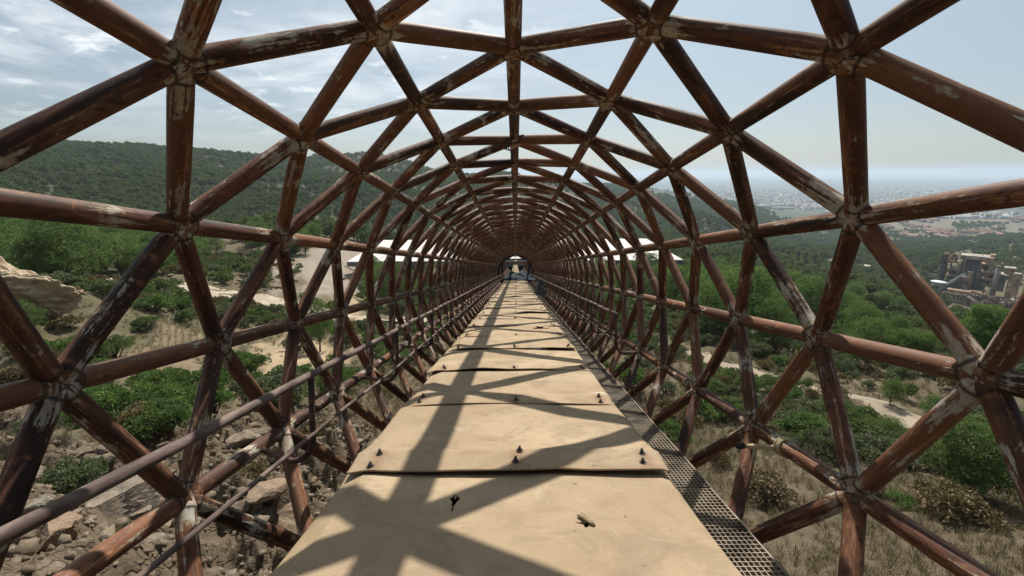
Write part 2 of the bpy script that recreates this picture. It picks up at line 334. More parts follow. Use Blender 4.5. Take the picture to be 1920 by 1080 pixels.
# ------------------------------------------------------------------ terrain
def ray(u, v):
    """bearing (rad) and slope of the sight line through a pixel of the 1920x1080 photograph"""
    x = (u - 960) / F_PX; y = -(v - 540) / F_PX
    d = W_FWD + x * W_RIGHT + y * W_UP
    return math.atan2(d.x, d.y), d.z / math.hypot(d.x, d.y)
CTRL = [  # pixel and horizontal distance: the sight line gives the height there
 (20,1060,5.5),(200,1060,6.0),(420,1060,6.2),(560,1000,7.0),(300,940,8.0),(60,900,8.5),(480,860,10.0),(620,830,11),(120,800,14),(300,790,15.5),(500,770,16),(640,740,18),
 (250,700,26),(420,700,24),(560,700,25),(700,700,26),(320,640,38),(560,650,36),(690,640,36),(60,600,38),(60,535,48),(180,560,62),(300,530,76),(430,560,62),(560,590,54),(740,605,50),
 (480,500,100),(620,520,88),(600,470,140),(480,470,150),(330,490,125),(200,470,160),(60,460,165),(100,420,260),(330,440,215),(560,435,190),(700,470,165),
 (100,350,520),(400,380,470),(700,400,520),(960,400,650),(960,440,380),(80,270,900),(220,281,950),(330,295,1000),(400,299,1100),(480,310,1250),(600,300,1250),(700,304,1300),(780,318,1400),(860,336,1500),(1130,348,1900),(1280,374,1750),
 (1430,412,1600),(1560,450,1400),(1200,420,750),(1300,450,600),(1450,470,520),(1590,500,560),
 (700,560,95),(960,560,100),(1180,560,95),(700,530,122),(1200,530,122),(960,500,180),(1200,500,230),
 (1500,1000,9.8),(1300,1000,8.6),(1700,1040,10.5),(1900,1050,12),(1300,860,13),(1500,880,13.5),(1700,880,18),(1880,900,19),(1300,780,17.5),(1500,780,23),(1240,690,27),
 (1300,665,38),(1420,702,34),(1520,725,33),(1620,748,32),(1700,778,30),(1900,862,24),(1450,650,52),(1250,620,52),(1350,610,64),(1550,645,60),(1700,690,48),(1850,720,44),
 (1500,590,105),(1350,570,100),(1700,620,105),(1880,660,85),(1600,570,210),(1800,600,260),(1640,535,430),(1830,592,500),(1800,545,570),(1720,482,780),(1860,470,950),(1640,470,900),
 (1750,432,1900),(1880,440,1700),(1650,420,2100),(1750,402,3000),(1880,402,3000),(1600,382,4300),(1450,392,3000),(1500,352,9500),(1750,354,9500),(1900,354,9500),(1300,352,9000),
]
PA, PL, PH = [], [], []
for u, v, r in CTRL:
    a, t = ray(u, v); PA.append(a); PL.append(math.log(r)); PH.append(t * r)
for az in np.radians([-75, -55, -40, -25, -10, 0, 10, 20, 30, 40, 50, 65, 80]):
    if az > 0.1:
        for r, h in ((14000, -234), (20000, -235), (32000, -236)): PA.append(az); PL.append(math.log(r)); PH.append(h)
    else:
        for r, h in ((2600, -60), (6000, -150), (14000, -225), (32000, -235)): PA.append(az); PL.append(math.log(r)); PH.append(h)
for az in np.radians([-160, -130, -100, -75, 75, 100, 130, 160]):
    for r, h in ((4, -3.4), (12, -3.0 if abs(az) > 1.6 else -6), (40, 2 if abs(az) > 1.6 else -9), (200, 20 if az < 0 else (5 if az > 1.6 else -60)), (900, 60 if az < 0 else -40), (6000, -120), (32000, -235)):
        PA.append(az); PL.append(math.log(r)); PH.append(h)
for az in np.radians([-50, -25, 0, 20, 45]): PA.append(az); PL.append(math.log(3.0)); PH.append(-4.4)
PA, PL, PH = map(np.array, (PA, PL, PH)); SA, SL = 0.30, 0.45
def tps(d2): return 0.5 * d2 * np.log(d2 + 1e-9)
PX, PY, PV = PA / SA, PL / SL, np.arcsinh(PH / 6.0)
A_ = tps((PX[:, None]-PX[None])**2 + (PY[:, None]-PY[None])**2) + np.eye(len(PX)) * 0.02
Q_ = np.c_[np.ones(len(PX)), PX, PY]
WT = np.linalg.solve(np.block([[A_, Q_], [Q_.T, np.zeros((3, 3))]]), np.r_[PV, 0, 0, 0])
def base_height(az, lr):
    x, y = np.ravel(az / SA), np.ravel(lr / SL); out = np.empty(len(x))
    for i in range(0, len(x), 20000):
        xx, yy = x[i:i+20000], y[i:i+20000]
        out[i:i+20000] = tps((xx[:, None]-PX[None])**2 + (yy[:, None]-PY[None])**2) @ WT[:-3] + WT[-3] + WT[-2]*xx + WT[-1]*yy
    return (np.sinh(np.clip(out, -5, 3.2)) * 6.0).reshape(np.shape(az))
# land cover seeds: pixel of the photograph and what grows there
SEEDS = [(50,1000,'R'),(200,950,'R'),(400,900,'R'),(560,950,'R'),(560,800,'R'),(480,830,'R'),(100,850,'R'),(300,880,'R'),(650,830,'R'),(620,900,'R'),(60,780,'R'),(150,770,'S'),(250,730,'S'),(100,640,'S'),
 (300,560,'S'),(200,600,'S'),(200,490,'P'),(50,470,'P'),(330,485,'P'),(120,520,'P'),(180,545,'S'),(100,490,'P'),(250,470,'P'),(300,470,'P'),(240,580,'S'),(150,580,'S'),(30,550,'R'),(70,575,'R'),(90,610,'R'),(580,650,'B'),(540,660,'B'),(700,680,'D'),(620,720,'S'),(450,690,'S'),(320,650,'F'),(380,640,'F'),(300,680,'F'),(240,640,'S'),(420,600,'S'),
 (500,610,'S'),(600,600,'D'),(640,600,'B'),(480,500,'D'),(580,490,'G'),(640,492,'G'),(600,520,'G'),(450,490,'D'),(520,440,'P'),(420,430,'P'),(560,410,'P'),(680,620,'S'),(720,560,'P'),(800,540,'S'),(700,740,'D'),(750,650,'S'),(380,520,'S'),(470,540,'D'),
 (960,700,'D'),(960,600,'S'),(860,560,'S'),(960,900,'D'),(800,760,'D'),(1100,700,'D'),(700,500,'G'),(960,520,'S'),(1200,520,'P'),
 (1300,850,'D'),(1450,900,'D'),(1350,980,'D'),(1600,1000,'D'),(1850,1000,'D'),(1500,790,'S'),(1550,820,'S'),(1700,820,'S'),(1800,860,'S'),(1280,760,'D'),(1250,700,'D'),(1350,740,'S'),(1620,710,'D'),(1750,740,'D'),(1450,640,'P'),(1350,580,'P'),(1300,540,'P'),(1550,600,'P'),(1650,630,'P'),(1800,660,'P'),(1880,640,'P'),(1450,690,'S'),(1480,668,'P'),(1600,660,'P'),(1390,640,'P'),(1700,672,'P'),(1770,690,'P'),
 (1230,620,'S'),(1180,660,'D'),(1180,560,'P'),(1560,680,'S'),(1400,500,'P'),(1500,540,'P'),
 (100,400,'W'),(100,330,'W'),(300,340,'W'),(300,400,'W'),(500,350,'W'),(500,390,'W'),(650,340,'W'),(650,390,'W'),(800,360,'W'),(960,380,'W'),(960,440,'W'),(760,430,'W'),(1130,390,'W'),(1130,360,'W'),(1250,420,'W'),(1300,400,'W'),(1350,430,'W'),(1420,430,'W'),(1450,460,'W'),(1520,455,'W'),(1560,470,'W'),
 (1700,460,'A'),(1850,450,'A'),(1650,490,'A'),(1600,515,'W'),(1640,545,'W'),(1690,562,'W'),(1590,540,'W'),(1540,505,'A'),(1850,480,'A'),(1720,500,'W'),(1660,540,'W'),(1600,440,'A'),(1800,565,'D'),(1850,590,'D'),(1850,610,'P'),(1700,530,'A'),(1750,425,'T'),(1880,428,'T'),(1650,415,'T'),(1500,385,'L'),(1600,375,'L'),(1700,380,'L'),(1900,380,'L'),(1450,365,'L'),(1300,350,'L'),(1700,350,'L'),(1900,350,'L')]
CLS = {'R': (0.115, 0.088, 0.060), 'S': (0.100, 0.088, 0.050), 'D': (0.112, 0.088, 0.056), 'B': (0.36, 0.275, 0.175), 'F': (0.185, 0.14, 0.092), 'G': (0.265, 0.225, 0.185),
       'P': (0.075, 0.068, 0.038), 'W': (0.045, 0.052, 0.030), 'A': (0.125, 0.115, 0.065), 'T': (0.15, 0.13, 0.10), 'L': (0.070, 0.085, 0.072)}
KEYS = list(CLS)
SD = np.array([ray(u, v) for u, v, k in SEEDS]); SK = np.array([KEYS.index(k) for u, v, k in SEEDS])
def land_weights(az, t):
    """soft weights of each land class at bearing az and slope t (arrays)"""
    az, t = np.ravel(az), np.ravel(t); out = np.zeros((len(az), len(KEYS)))
    j1 = (fbm(az*14, t*26, 40, 4) - 0.5) * 0.13; j2 = (fbm(az*14 + 50, t*26, 44, 4) - 0.5) * 0.07
    for i in range(0, len(az), 30000):
        a, b = az[i:i+30000] + j1[i:i+30000], t[i:i+30000] + j2[i:i+30000]
        d = ((a[:, None] - SD[None, :, 0]) * 1.0)**2 + ((b[:, None] - SD[None, :, 1]) * 1.5)**2
        w = 1.0 / (d + 2e-4)**3; w /= w.sum(1, keepdims=True)
        for k in range(len(KEYS)): out[i:i+30000, k] = w[:, SK == k].sum(1)
    return out
AZ = np.radians(np.r_[np.arange(-180, -66, 6.0), np.linspace(-66, 66, 620), np.arange(72, 180.1, 6.0)])
LR = np.concatenate([np.linspace(math.log(1.6), math.log(200), 420, endpoint=False), np.linspace(math.log(200), math.log(34000), 240)])
AG, LG = np.meshgrid(AZ, LR, indexing='ij'); RG = np.exp(LG); XG, YG = RG*np.sin(AG), RG*np.cos(AG)
BASE = base_height(AG, LG); LW = land_weights(AG, BASE / RG).reshape(AG.shape + (len(KEYS),))
kw = lambda k: LW[..., KEYS.index(k)]
HG = BASE.copy()
fade = np.clip((RG - 2) / 6, 0, 1)
HG += (fbm(XG*0.35, YG*0.35, 3, 4) - 0.5) * np.clip(RG / 25, 0.25, 1.2) * 1.3 * np.clip(400/RG, 0, 1)
HG += kw('R') * ((np.abs(fbm(XG*0.9, YG*0.9, 9, 5) - 0.5) * 2.6 - 0.45) * np.clip(RG/9, 0.35, 1.6)*np.clip(30/RG, 0, 1)**2 + (fbm(XG*3.1, YG*3.1, 19, 4) - 0.5) * 0.45 * np.clip(40/RG, 0, 1))
HG += (fbm(XG*2.2, YG*2.2, 29, 4) - 0.5) * 0.28 * np.clip(60/RG, 0, 1) * (1 - kw('G'))
HG += kw('W') * (fbm(XG*0.006, YG*0.006, 5, 5) - 0.5) * np.clip((RG-250)/12, 0, 55) * np.clip(1.6 - RG/1500, 0, 1)
outc = kw('R') * np.exp(-(((AG + 0.86)/0.075)**2)) * np.exp(-((LG - math.log(46))/0.22)**2)      # sandstone knoll at the far left
HG += np.clip(outc, 0, 1) * 0.5
# keep the ground clear below the tube
tube_z = -math.tan(math.asin(-(TUBE_R.to_3x3() @ Vector((0, 1, 0))).z)) * YG - CAM_Z - 2.0
near_tube = np.exp(-(XG/4.5)**2) * (YG > -6) * (YG < 116)
HG = np.where(near_tube > 0.02, HG*(1-near_tube) + np.minimum(HG, tube_z - 0.9)*near_tube, HG)
def ground(x, y):
    """height of the ground sheet (bilinear on its own grid)"""
    x, y = np.asarray(x, float), np.asarray(y, float); az = np.arctan2(x, y); lr = np.log(np.maximum(np.hypot(x, y), 1.7))
    i = np.clip(np.searchsorted(AZ, az) - 1, 0, len(AZ)-2); j = np.clip(np.searchsorted(LR, lr) - 1, 0, len(LR)-2)
    fa = np.clip((az - AZ[i])/(AZ[i+1]-AZ[i]), 0, 1); fb = np.clip((lr - LR[j])/(LR[j+1]-LR[j]), 0, 1)
    return (HG[i, j]*(1-fa) + HG[i+1, j]*fa)*(1-fb) + (HG[i, j+1]*(1-fa) + HG[i+1, j+1]*fa)*fb
def hit(u, v, rmin=2.0):
    """where the sight line through a pixel meets the ground"""
    a, t = ray(u, v); r = np.exp(np.linspace(math.log(rmin), math.log(30000), 3000)); g = ground(r*math.sin(a), r*math.cos(a))
    k = np.argmax(g >= t*r)
    if g[k] < t*r[k]: k = -1
    return Vector((r[k]*math.sin(a), r[k]*math.cos(a), float(g[k])))
def at(u, v, r):
    a, t = ray(u, v); return Vector((r*math.sin(a), r*math.cos(a), t*r))
def build_ground():
    na, nl = AG.shape; V = np.stack([XG, YG, HG], -1).reshape(-1, 3)
    i, j = np.meshgrid(np.arange(na-1), np.arange(nl-1), indexing='ij'); q = np.stack([i*nl+j, i*nl+j+1, (i+1)*nl+j+1, (i+1)*nl+j], -1).reshape(-1, 4)
    V = np.vstack([V, [[0, 0, float(HG[:, 0].mean())]]])
    me = np_mesh('ground', V, q, MAT['ground_cover'], True)
    colr = sum(LW[..., k, None] * np.array(CLS[KEYS[k]]) for k in range(len(KEYS))).reshape(-1, 3)
    colr = np.vstack([colr, colr[:1]]); set_attr(me, 'land', np.c_[colr, np.ones(len(colr))], 'FLOAT_COLOR')
    for nm, a in (('rocky', kw('R')), ('scrubby', kw('S')+kw('D')*0.5+kw('P')), ('farmix', kw('A')+kw('W')*0.3+kw('L')*0.8+kw('T')*0.5)):
        set_attr(me, nm, np.r_[a.ravel(), 0], 'FLOAT')
    o = link(D.objects.new('ground', me)); tag(o, 'rocky dry hillside falling away to a wooded valley and a hazy plain', 'ground', kind='structure')
build_ground()
def strip(name, pts, width, mat, label, cat, lift=0.10, kind='structure'):
    """a road draped on the ground through the given points"""
    P = []
    for a, b in zip(pts[:-1], pts[1:]):
        n = max(2, int((b-a).length / max(0.8, width*0.5))); P += [a + (b-a)*k/n for k in range(n)]
    P.append(pts[-1]); P = np.array([(p.x, p.y) for p in P])
    for _ in range(12): P[1:-1] = (P[:-2] + 2*P[1:-1] + P[2:]) / 4
    d = np.gradient(P, axis=0); d /= np.linalg.norm(d, axis=1, keepdims=True) + 1e-9; nrm = np.c_[d[:, 1], -d[:, 0]]
    cols = 7; rows = []
    for k in range(cols):
        s_ = (k/(cols-1) - 0.5) * width * (1 + 0.22*(fbm(np.arange(len(P))*0.3, np.full(len(P), k*3.0), 7, 2)-0.5)*2); q = P + nrm * s_[:, None]
        rows.append(np.c_[q, ground(q[:, 0], q[:, 1]) + lift*(1 - 0.9*abs(k/(cols-1)-0.5)*2)])
    V = np.stack(rows, 1).reshape(-1, 3); n = len(P)
    i, j = np.meshgrid(np.arange(n-1), np.arange(cols-1), indexing='ij'); q = np.stack([i*cols+j, i*cols+j+1, (i+1)*cols+j+1, (i+1)*cols+j], -1).reshape(-1, 4)
    o = link(D.objects.new(name, np_mesh(name, V, q, MAT[mat], True))); tag(o, label, cat, kind=kind); return o
ROADS = []
def road(name, uv, *a, **k):
    pts = [hit(u, v, 6) for u, v in uv]; ROADS.append((np.array([(p.x, p.y) for p in pts]), a[0])); return strip(name, pts, *a, **k)
road('gravel_road', [(150,521),(230,523),(300,530),(370,545),(440,562),(540,577),(650,592),(760,606),(860,612)], 5.5, 'gravel_road', 'pale gravel road curving past the stone heaps left of the bridge', 'road', lift=0.16)
road('dirt_path', [(1180,632),(1250,645),(1310,665),(1420,702),(1520,726),(1620,748),(1700,778),(1800,815),(1910,868)], 2.6, 'dirt', 'pale dirt path crossing the dry slope right of the bridge', 'path', lift=0.12)
road('valley_road', [(1598,523),(1635,539),(1673,557),(1730,585)], 9, 'pale_track', 'white track leading up to the cement works', 'road', lift=0.5)
road('works_road', [(1473,487),(1520,492),(1570,497),(1610,503)], 8, 'pale_track', 'pale road through scrub beside the low sheds', 'road', lift=0.5)
road('hill_track', [(95,336),(130,330),(165,324),(200,320),(222,315)], 5, 'dirt', 'brown track climbing across the forested hill on the left', 'track', lift=1.2)
road('country_road', [(1843,446),(1862,452),(1875,459),(1880,470),(1868,476)], 13, 'pale_track', 'pale country road bending through fields above the works', 'road', lift=1.0)

# ------------------------------------------------------------------ tube bridge
PITCH_Y, N0 = 1.0750, 2.2991
PROF = [(0.0, 1.894), (0.7395, 1.748), (1.389, 1.343), (1.835, 0.721), (2.003, -0.017), (1.866, -0.803), (1.42, -1.44), (0.76, -1.85), (0.0, -1.98)]
def prof(k):
    k = (k + 8) % 16 - 8 if k != 8 else 8
    x, z = PROF[abs(k)]; return (x if k >= 0 else -x), z
def node(k, i):
    x, z = prof(k); return Vector((x, PITCH_Y*(N0 + i + (0.5 if k % 2 == 0 else 0.0)), z))
PR = 0.0515
def pipe_mesh(seed, n=20, m=9):
    g = np.random.default_rng(seed); V, P, Fq = [], [], []
    zs = [0, .068, .076, .088, .2, .36, .5, .64, .8, .912, .924, .932, 1] if m > 2 else [0, 1]; m = len(zs)
    for j in range(m):
        z = zs[j]; e = min(z, 1-z); rr = PR*(1 + 0.006*g.standard_normal() + (0.05 if e < .08 else 0) + (0.035 if .07 < e < .08 else 0)) if m > 2 else PR
        for k in range(n):
            a = 2*math.pi*k/n; V.append((rr*math.cos(a), rr*math.sin(a), z)); P.append((PR*math.cos(a), PR*math.sin(a), z*1.07))
    for j in range(m-1):
        for k in range(n): Fq.append((j*n+k, j*n+(k+1) % n, (j+1)*n+(k+1) % n, (j+1)*n+k))
    return np.array(V), np.array(P), np.array(Fq)
def seg_matrix(a, b, spin=0.0):
    d = b - a; q = d.to_track_quat('Z', 'Y'); return Matrix.Translation(a) @ q.to_matrix().to_4x4() @ Matrix.Rotation(spin, 4, 'Z') @ Matrix.Diagonal((1, 1, d.length, 1))
def to_px(p):
    """pixel (1920 wide) of a world point, or None behind the camera"""
    y = p.dot(W_FWD)
    if y < 0.05: return None
    return 960 + F_PX*p.dot(W_RIGHT)/y, 540 - F_PX*p.dot(W_UP)/y, y
def shown(a, b):
    """rough share of the picture a segment covers"""
    t = 0
    for k in range(9):
        q = to_px(a + (b-a)*(k+0.5)/9)
        if q and -10 < q[0] < 1930 and -10 < q[1] < 1090: t += (F_PX/q[2])**2 * PR*2 * (b-a).length/9
    return t
def build_tube(frame, i0, i1, label, n_single, joints_single):
    root = empty('tube_bridge', mat=frame); tag(root, label, 'bridge')
    segs = []
    ks = [k for k in range(-7, 9)]
    for i in range(i0, i1):
        for k in ks:
            a = node(k, i); segs.append((a, node(k, i+1), 'chord'))
            for dk in (-1, 1):       # two braces to the neighbouring chords, half a bay on (both parities together make the triangles)
                if k % 2 == 0: segs.append((a, node(k+dk, i+1), 'brace'))
                else: segs.append((a, node(k+dk, i), 'brace'))
    W3 = frame
    score = [shown(W3 @ a, W3 @ b) for a, b, _ in segs]
    order = sorted(range(len(segs)), key=lambda q: -score[q]); single = set(order[:n_single])
    me_v = []
    for kind, m in (('chord', 'chord_steel'), ('brace', 'rusty_painted_steel')):
        for sd in range(4):
            V, P, Fq = pipe_mesh(sd + (10 if kind == 'chord' else 0)); me = np_mesh('pipe', V, Fq, MAT[m], True); set_attr(me, 'pc', P); set_attr(me, 'po', P*0)
            me_v.append((kind, me))
    VV, PP, OO, FF = [], [], [], []; base = 0; V0, P0, F0 = pipe_mesh(99, 10, 2)
    for q, (a, b, kind) in enumerate(segs):
        if q in single:
            o = D.objects.new('pipe', random.choice([m for kd, m in me_v if kd == kind])); link(o, root); o.matrix_local = seg_matrix(a, b, random.uniform(0, 6.28))
        else:
            M = np.array(seg_matrix(a, b, random.uniform(0, 6.28))); V = V0 @ M[:3, :3].T + M[:3, 3]
            VV.append(V); PP.append(P0); OO.append(np.tile(RNG.uniform(0, 80, 3), (len(V0), 1))); FF.append(F0 + base); base += len(V0)
    me = np_mesh('pipe_lattice', np.vstack(VV), np.vstack(FF), MAT['rusty_painted_steel'], True); set_attr(me, 'pc', np.vstack(PP)); set_attr(me, 'po', np.vstack(OO))
    tag(link(D.objects.new('pipe_lattice', me), root), kind='stuff')
    # welded collars where the pipes meet: a lumpy sleeve along the chord
    def collar(seed):
        g = np.random.default_rng(seed); V, Fq = [], []; n, m = 18, 9
        for j in range(m):
            z = (j/(m-1)-0.5)*0.19; e = abs(j/(m-1)-0.5)*2
            for k in range(n):
                rr = PR*(1.0 + 0.14*(1-e**3)) + 0.003*g.standard_normal() - (0.012 if j in (0, m-1) else 0); a = 2*math.pi*k/n
                V.append((rr*math.cos(a), z, rr*math.sin(a)))
        for j in range(m-1):
            for k in range(n): Fq.append((j*n+k, (j+1)*n+k, (j+1)*n+(k+1) % n, j*n+(k+1) % n))
        return np.array(V), np.array(Fq)
    cm = []
    for sd in range(5):
        V, Fq = collar(sd); me = np_mesh('joint', V, Fq, MAT['weld_paint'], True); set_attr(me, 'pc', V); set_attr(me, 'po', V*0); cm.append(me)
    nodes = [(k, i) for i in range(i0, i1+1) for k in ks]; sc = []
    for k, i in nodes:
        p = frame @ node(k, i); q = to_px(p); sc.append(1/q[2] if q and -60 < q[0] < 1980 and -60 < q[1] < 1140 else 0)
    order = sorted(range(len(nodes)), key=lambda q: -sc[q]); js = set(order[:joints_single]); VV, FF, base = [], [], 0; OO = []
    V0, F0 = collar(0)
    for q, (k, i) in enumerate(nodes):
        p = node(k, i)
        if q in js: o = D.objects.new('joint', random.choice(cm)); link(o, root); o.location = p; o.rotation_euler = (0, random.uniform(0, 6.28), 0)
        else: VV.append(V0 + np.array(p)); FF.append(F0 + base); base += len(V0); OO.append(np.tile(RNG.uniform(0, 80, 3), (len(V0), 1)))
    if VV:
        V = np.vstack(VV); me = np_mesh('joint_collars', V, np.vstack(FF), MAT['weld_paint'], True); set_attr(me, 'pc', V); set_attr(me, 'po', np.vstack(OO)); tag(link(D.objects.new('joint_collars', me), root), kind='stuff')
    return root
N_BAYS = 43
bridge = build_tube(TUBE, -6, N_BAYS, 'long rusty lattice tube of steel pipes enclosing the beige conveyor cover', 300, 120)
# end portal of the first span
def end_portal():
    y = PITCH_Y*(N0 + N_BAYS) + 0.6; m = MB()
    ring = [(1.95*math.sin(a), y, -0.05 + 1.92*math.cos(a)) for a in np.linspace(-2.2, 2.2, 30)]
    m.tube(ring, 0.2, 8); m.build('portal_ring', MAT['dark_steel'], bridge, True)
    for x in (-1.45, 1.45):
        p = MB(); p.box(x-0.12, x+0.12, y-0.15, y+0.15, -1.4, 1.15); p.build('portal_post', MAT['dark_steel'], bridge)
    for x0, x1 in ((-1.1, -0.12), (0.12, 1.2)):
        p = MB(); p.box(x0, x1, y-0.25, y+0.1, 1.1, 1.25); p.build('portal_beam', MAT['pale_steel'], bridge)
        p = MB(); p.box(x0*0.75, x1*0.75, y+0.3, y+0.5, 0.86, 1.02); p.build('portal_lintel', MAT['orange_steel'], bridge)
    p = MB(); p.box(-1.5, 1.5, y-0.1, y+0.16, 1.26, 1.42); p.build('portal_header', MAT['dark_steel'], bridge)
    for x0, x1 in ((-1.75, -1.0), (1.05, 1.75)):
        p = MB(); p.add([(x0, y-0.5, -0.95), (x1, y-0.7, -0.85), (x1, y-0.7, -0.6), (x0, y-0.5, -0.25), (x0, y-0.44, -0.95), (x1, y-0.64, -0.85), (x1, y-0.64, -0.6), (x0, y-0.44, -0.25)],
                        [(0,1,2,3),(7,6,5,4),(0,4,5,1),(1,5,6,2),(2,6,7,3),(3,7,4,0)]); p.build('guard_plate', MAT['orange_steel'], bridge)
    p = MB(); p.tube([(0, y-1, 1.6), (0, y-1, 1.75)], [0.16, 0.1], 12); p.build('lamp', MAT['white_metal'], bridge)
end_portal()
# second span, a little flatter, beyond the portal
END = PITCH_Y*(N0 + N_BAYS) + 1.4
FRAME2 = TUBE @ Matrix.Translation((0, END, 0)) @ Matrix.Rotation(R(1.25), 4, 'X') @ Matrix.Translation((0, -PITCH_Y*N0 + 0.3, 0))
bridge2 = build_tube(FRAME2, 0, 52, 'farther and flatter span of rusty pipe lattice beyond the dark portal', 0, 0)

# ------------------------------------------------------------------ conveyor cover of beige panels
DECK_Z, PAN, SEAM0 = -0.103, 0.622, 1.21
def panel_mesh(j, lip, wav, nx=22, ny=20, holes=()):
    """one bent belt sheet: near edge overlaps the sheet before it and curls down to a lip"""
    g = np.random.default_rng(100 + j); x0, x1 = -0.482 + g.uniform(-0.012, 0.012), 0.406 + g.uniform(-0.012, 0.012); L = PAN + 0.07
    sx, sy = np.linspace(0, 1, nx), np.linspace(0, 1, ny)**1.25; X, S = np.meshgrid(sx, sy, indexing='ij'); Y = S*L; XX = x0 + (x1-x0)*X
    skew = g.uniform(-0.016, 0.016); edge_w = (fbm(X*3 + j*7, X*0, 60 + j, 3) - 0.5)*0.03*(1-S)
    up = lip*0.040*np.clip((Y + 0.015)/0.115, 0, 1)**1.2 * np.exp(-np.clip(Y-0.10, 0, 9)/0.09) + 0.010*(0.4 + lip)*np.exp(-Y/0.1)
    wave = wav*(fbm(X*2.6 + j*3.3, Y*1.5, 80 + j, 2) - 0.5)*0.055*np.exp(-Y/0.18)
    Z = 0.008 + up + wave + 0.004*np.sin(math.pi*X) + (fbm(X*2 + j, Y*3, 90 + j, 3) - 0.5)*0.016
    Z -= np.clip(0.06 - (XX - x0), 0, 1)*(0.15 + 0.3*g.random()) + np.clip((XX - x1) + 0.02, 0, 1)*0.3
    Z = Z*(1 - np.clip((S - 0.9)/0.1, 0, 1)*0.85)
    V = np.stack([XX + skew*(S-0.5), Y + edge_w + skew*(X-0.5)*1.2, Z], -1).reshape(-1, 3)
    i, k = np.meshgrid(np.arange(nx-1), np.arange(ny-1), indexing='ij'); q = np.stack([i*ny+k, (i+1)*ny+k, (i+1)*ny+k+1, i*ny+k+1], -1).reshape(-1, 4)
    for (hx, hy, rx, ry) in holes:
        c_ = V[q].mean(1); dx, dy = (c_[:, 0]-hx)/rx, (c_[:, 1]-hy)/ry; a = np.arctan2(dy, dx)
        q = q[np.hypot(dx, dy) > 1 + 0.35*np.sin(3*a + hx*40) + 0.22*np.sin(7*a)]
    n = len(V); und = V - [0, 0, 0.0045]; edges = {}
    for f in q:
        for a, b in zip(f, np.roll(f, -1)):
            if (b, a) in edges: del edges[(b, a)]
            else: edges[(a, b)] = 1
    side = [(b, a, a+n, b+n) for a, b in edges]
    me = np_mesh('panel', np.vstack([V, und]), np.vstack([q, q[:, ::-1] + n, side]), MAT['beige_belt_cover'], True)
    set_attr(me, 'pc', np.vstack([V, V])); e = np.maximum(np.exp(-Y/0.05)*min(1, lip), np.exp(-(XX-x0)/0.02)*0.5).ravel(); set_attr(me, 'edge', np.r_[e, e], 'FLOAT'); rs = sum(np.exp(-(((XX-bx)/0.020)**2 + ((Y-by)/0.030)**2))*0.8 for bx in (-0.405, -0.005, 0.355) for by in (0.02, 0.075)); rs = np.minimum(rs, 0.85).ravel(); set_attr(me, 'rust', np.r_[rs, rs], 'FLOAT')
    return me
def nut_mesh():
    m = MB(); m.tube([(0, 0, 0), (0, 0, 0.002)], 0.0115, 14); m.tube([(0, 0, 0.002), (0, 0, 0.008)], 0.0072, 6); m.tube([(0, 0, 0.008), (0, 0, 0.0155)], 0.0036, 8)
    return m.mesh('bolt', MAT['bolt_steel'])
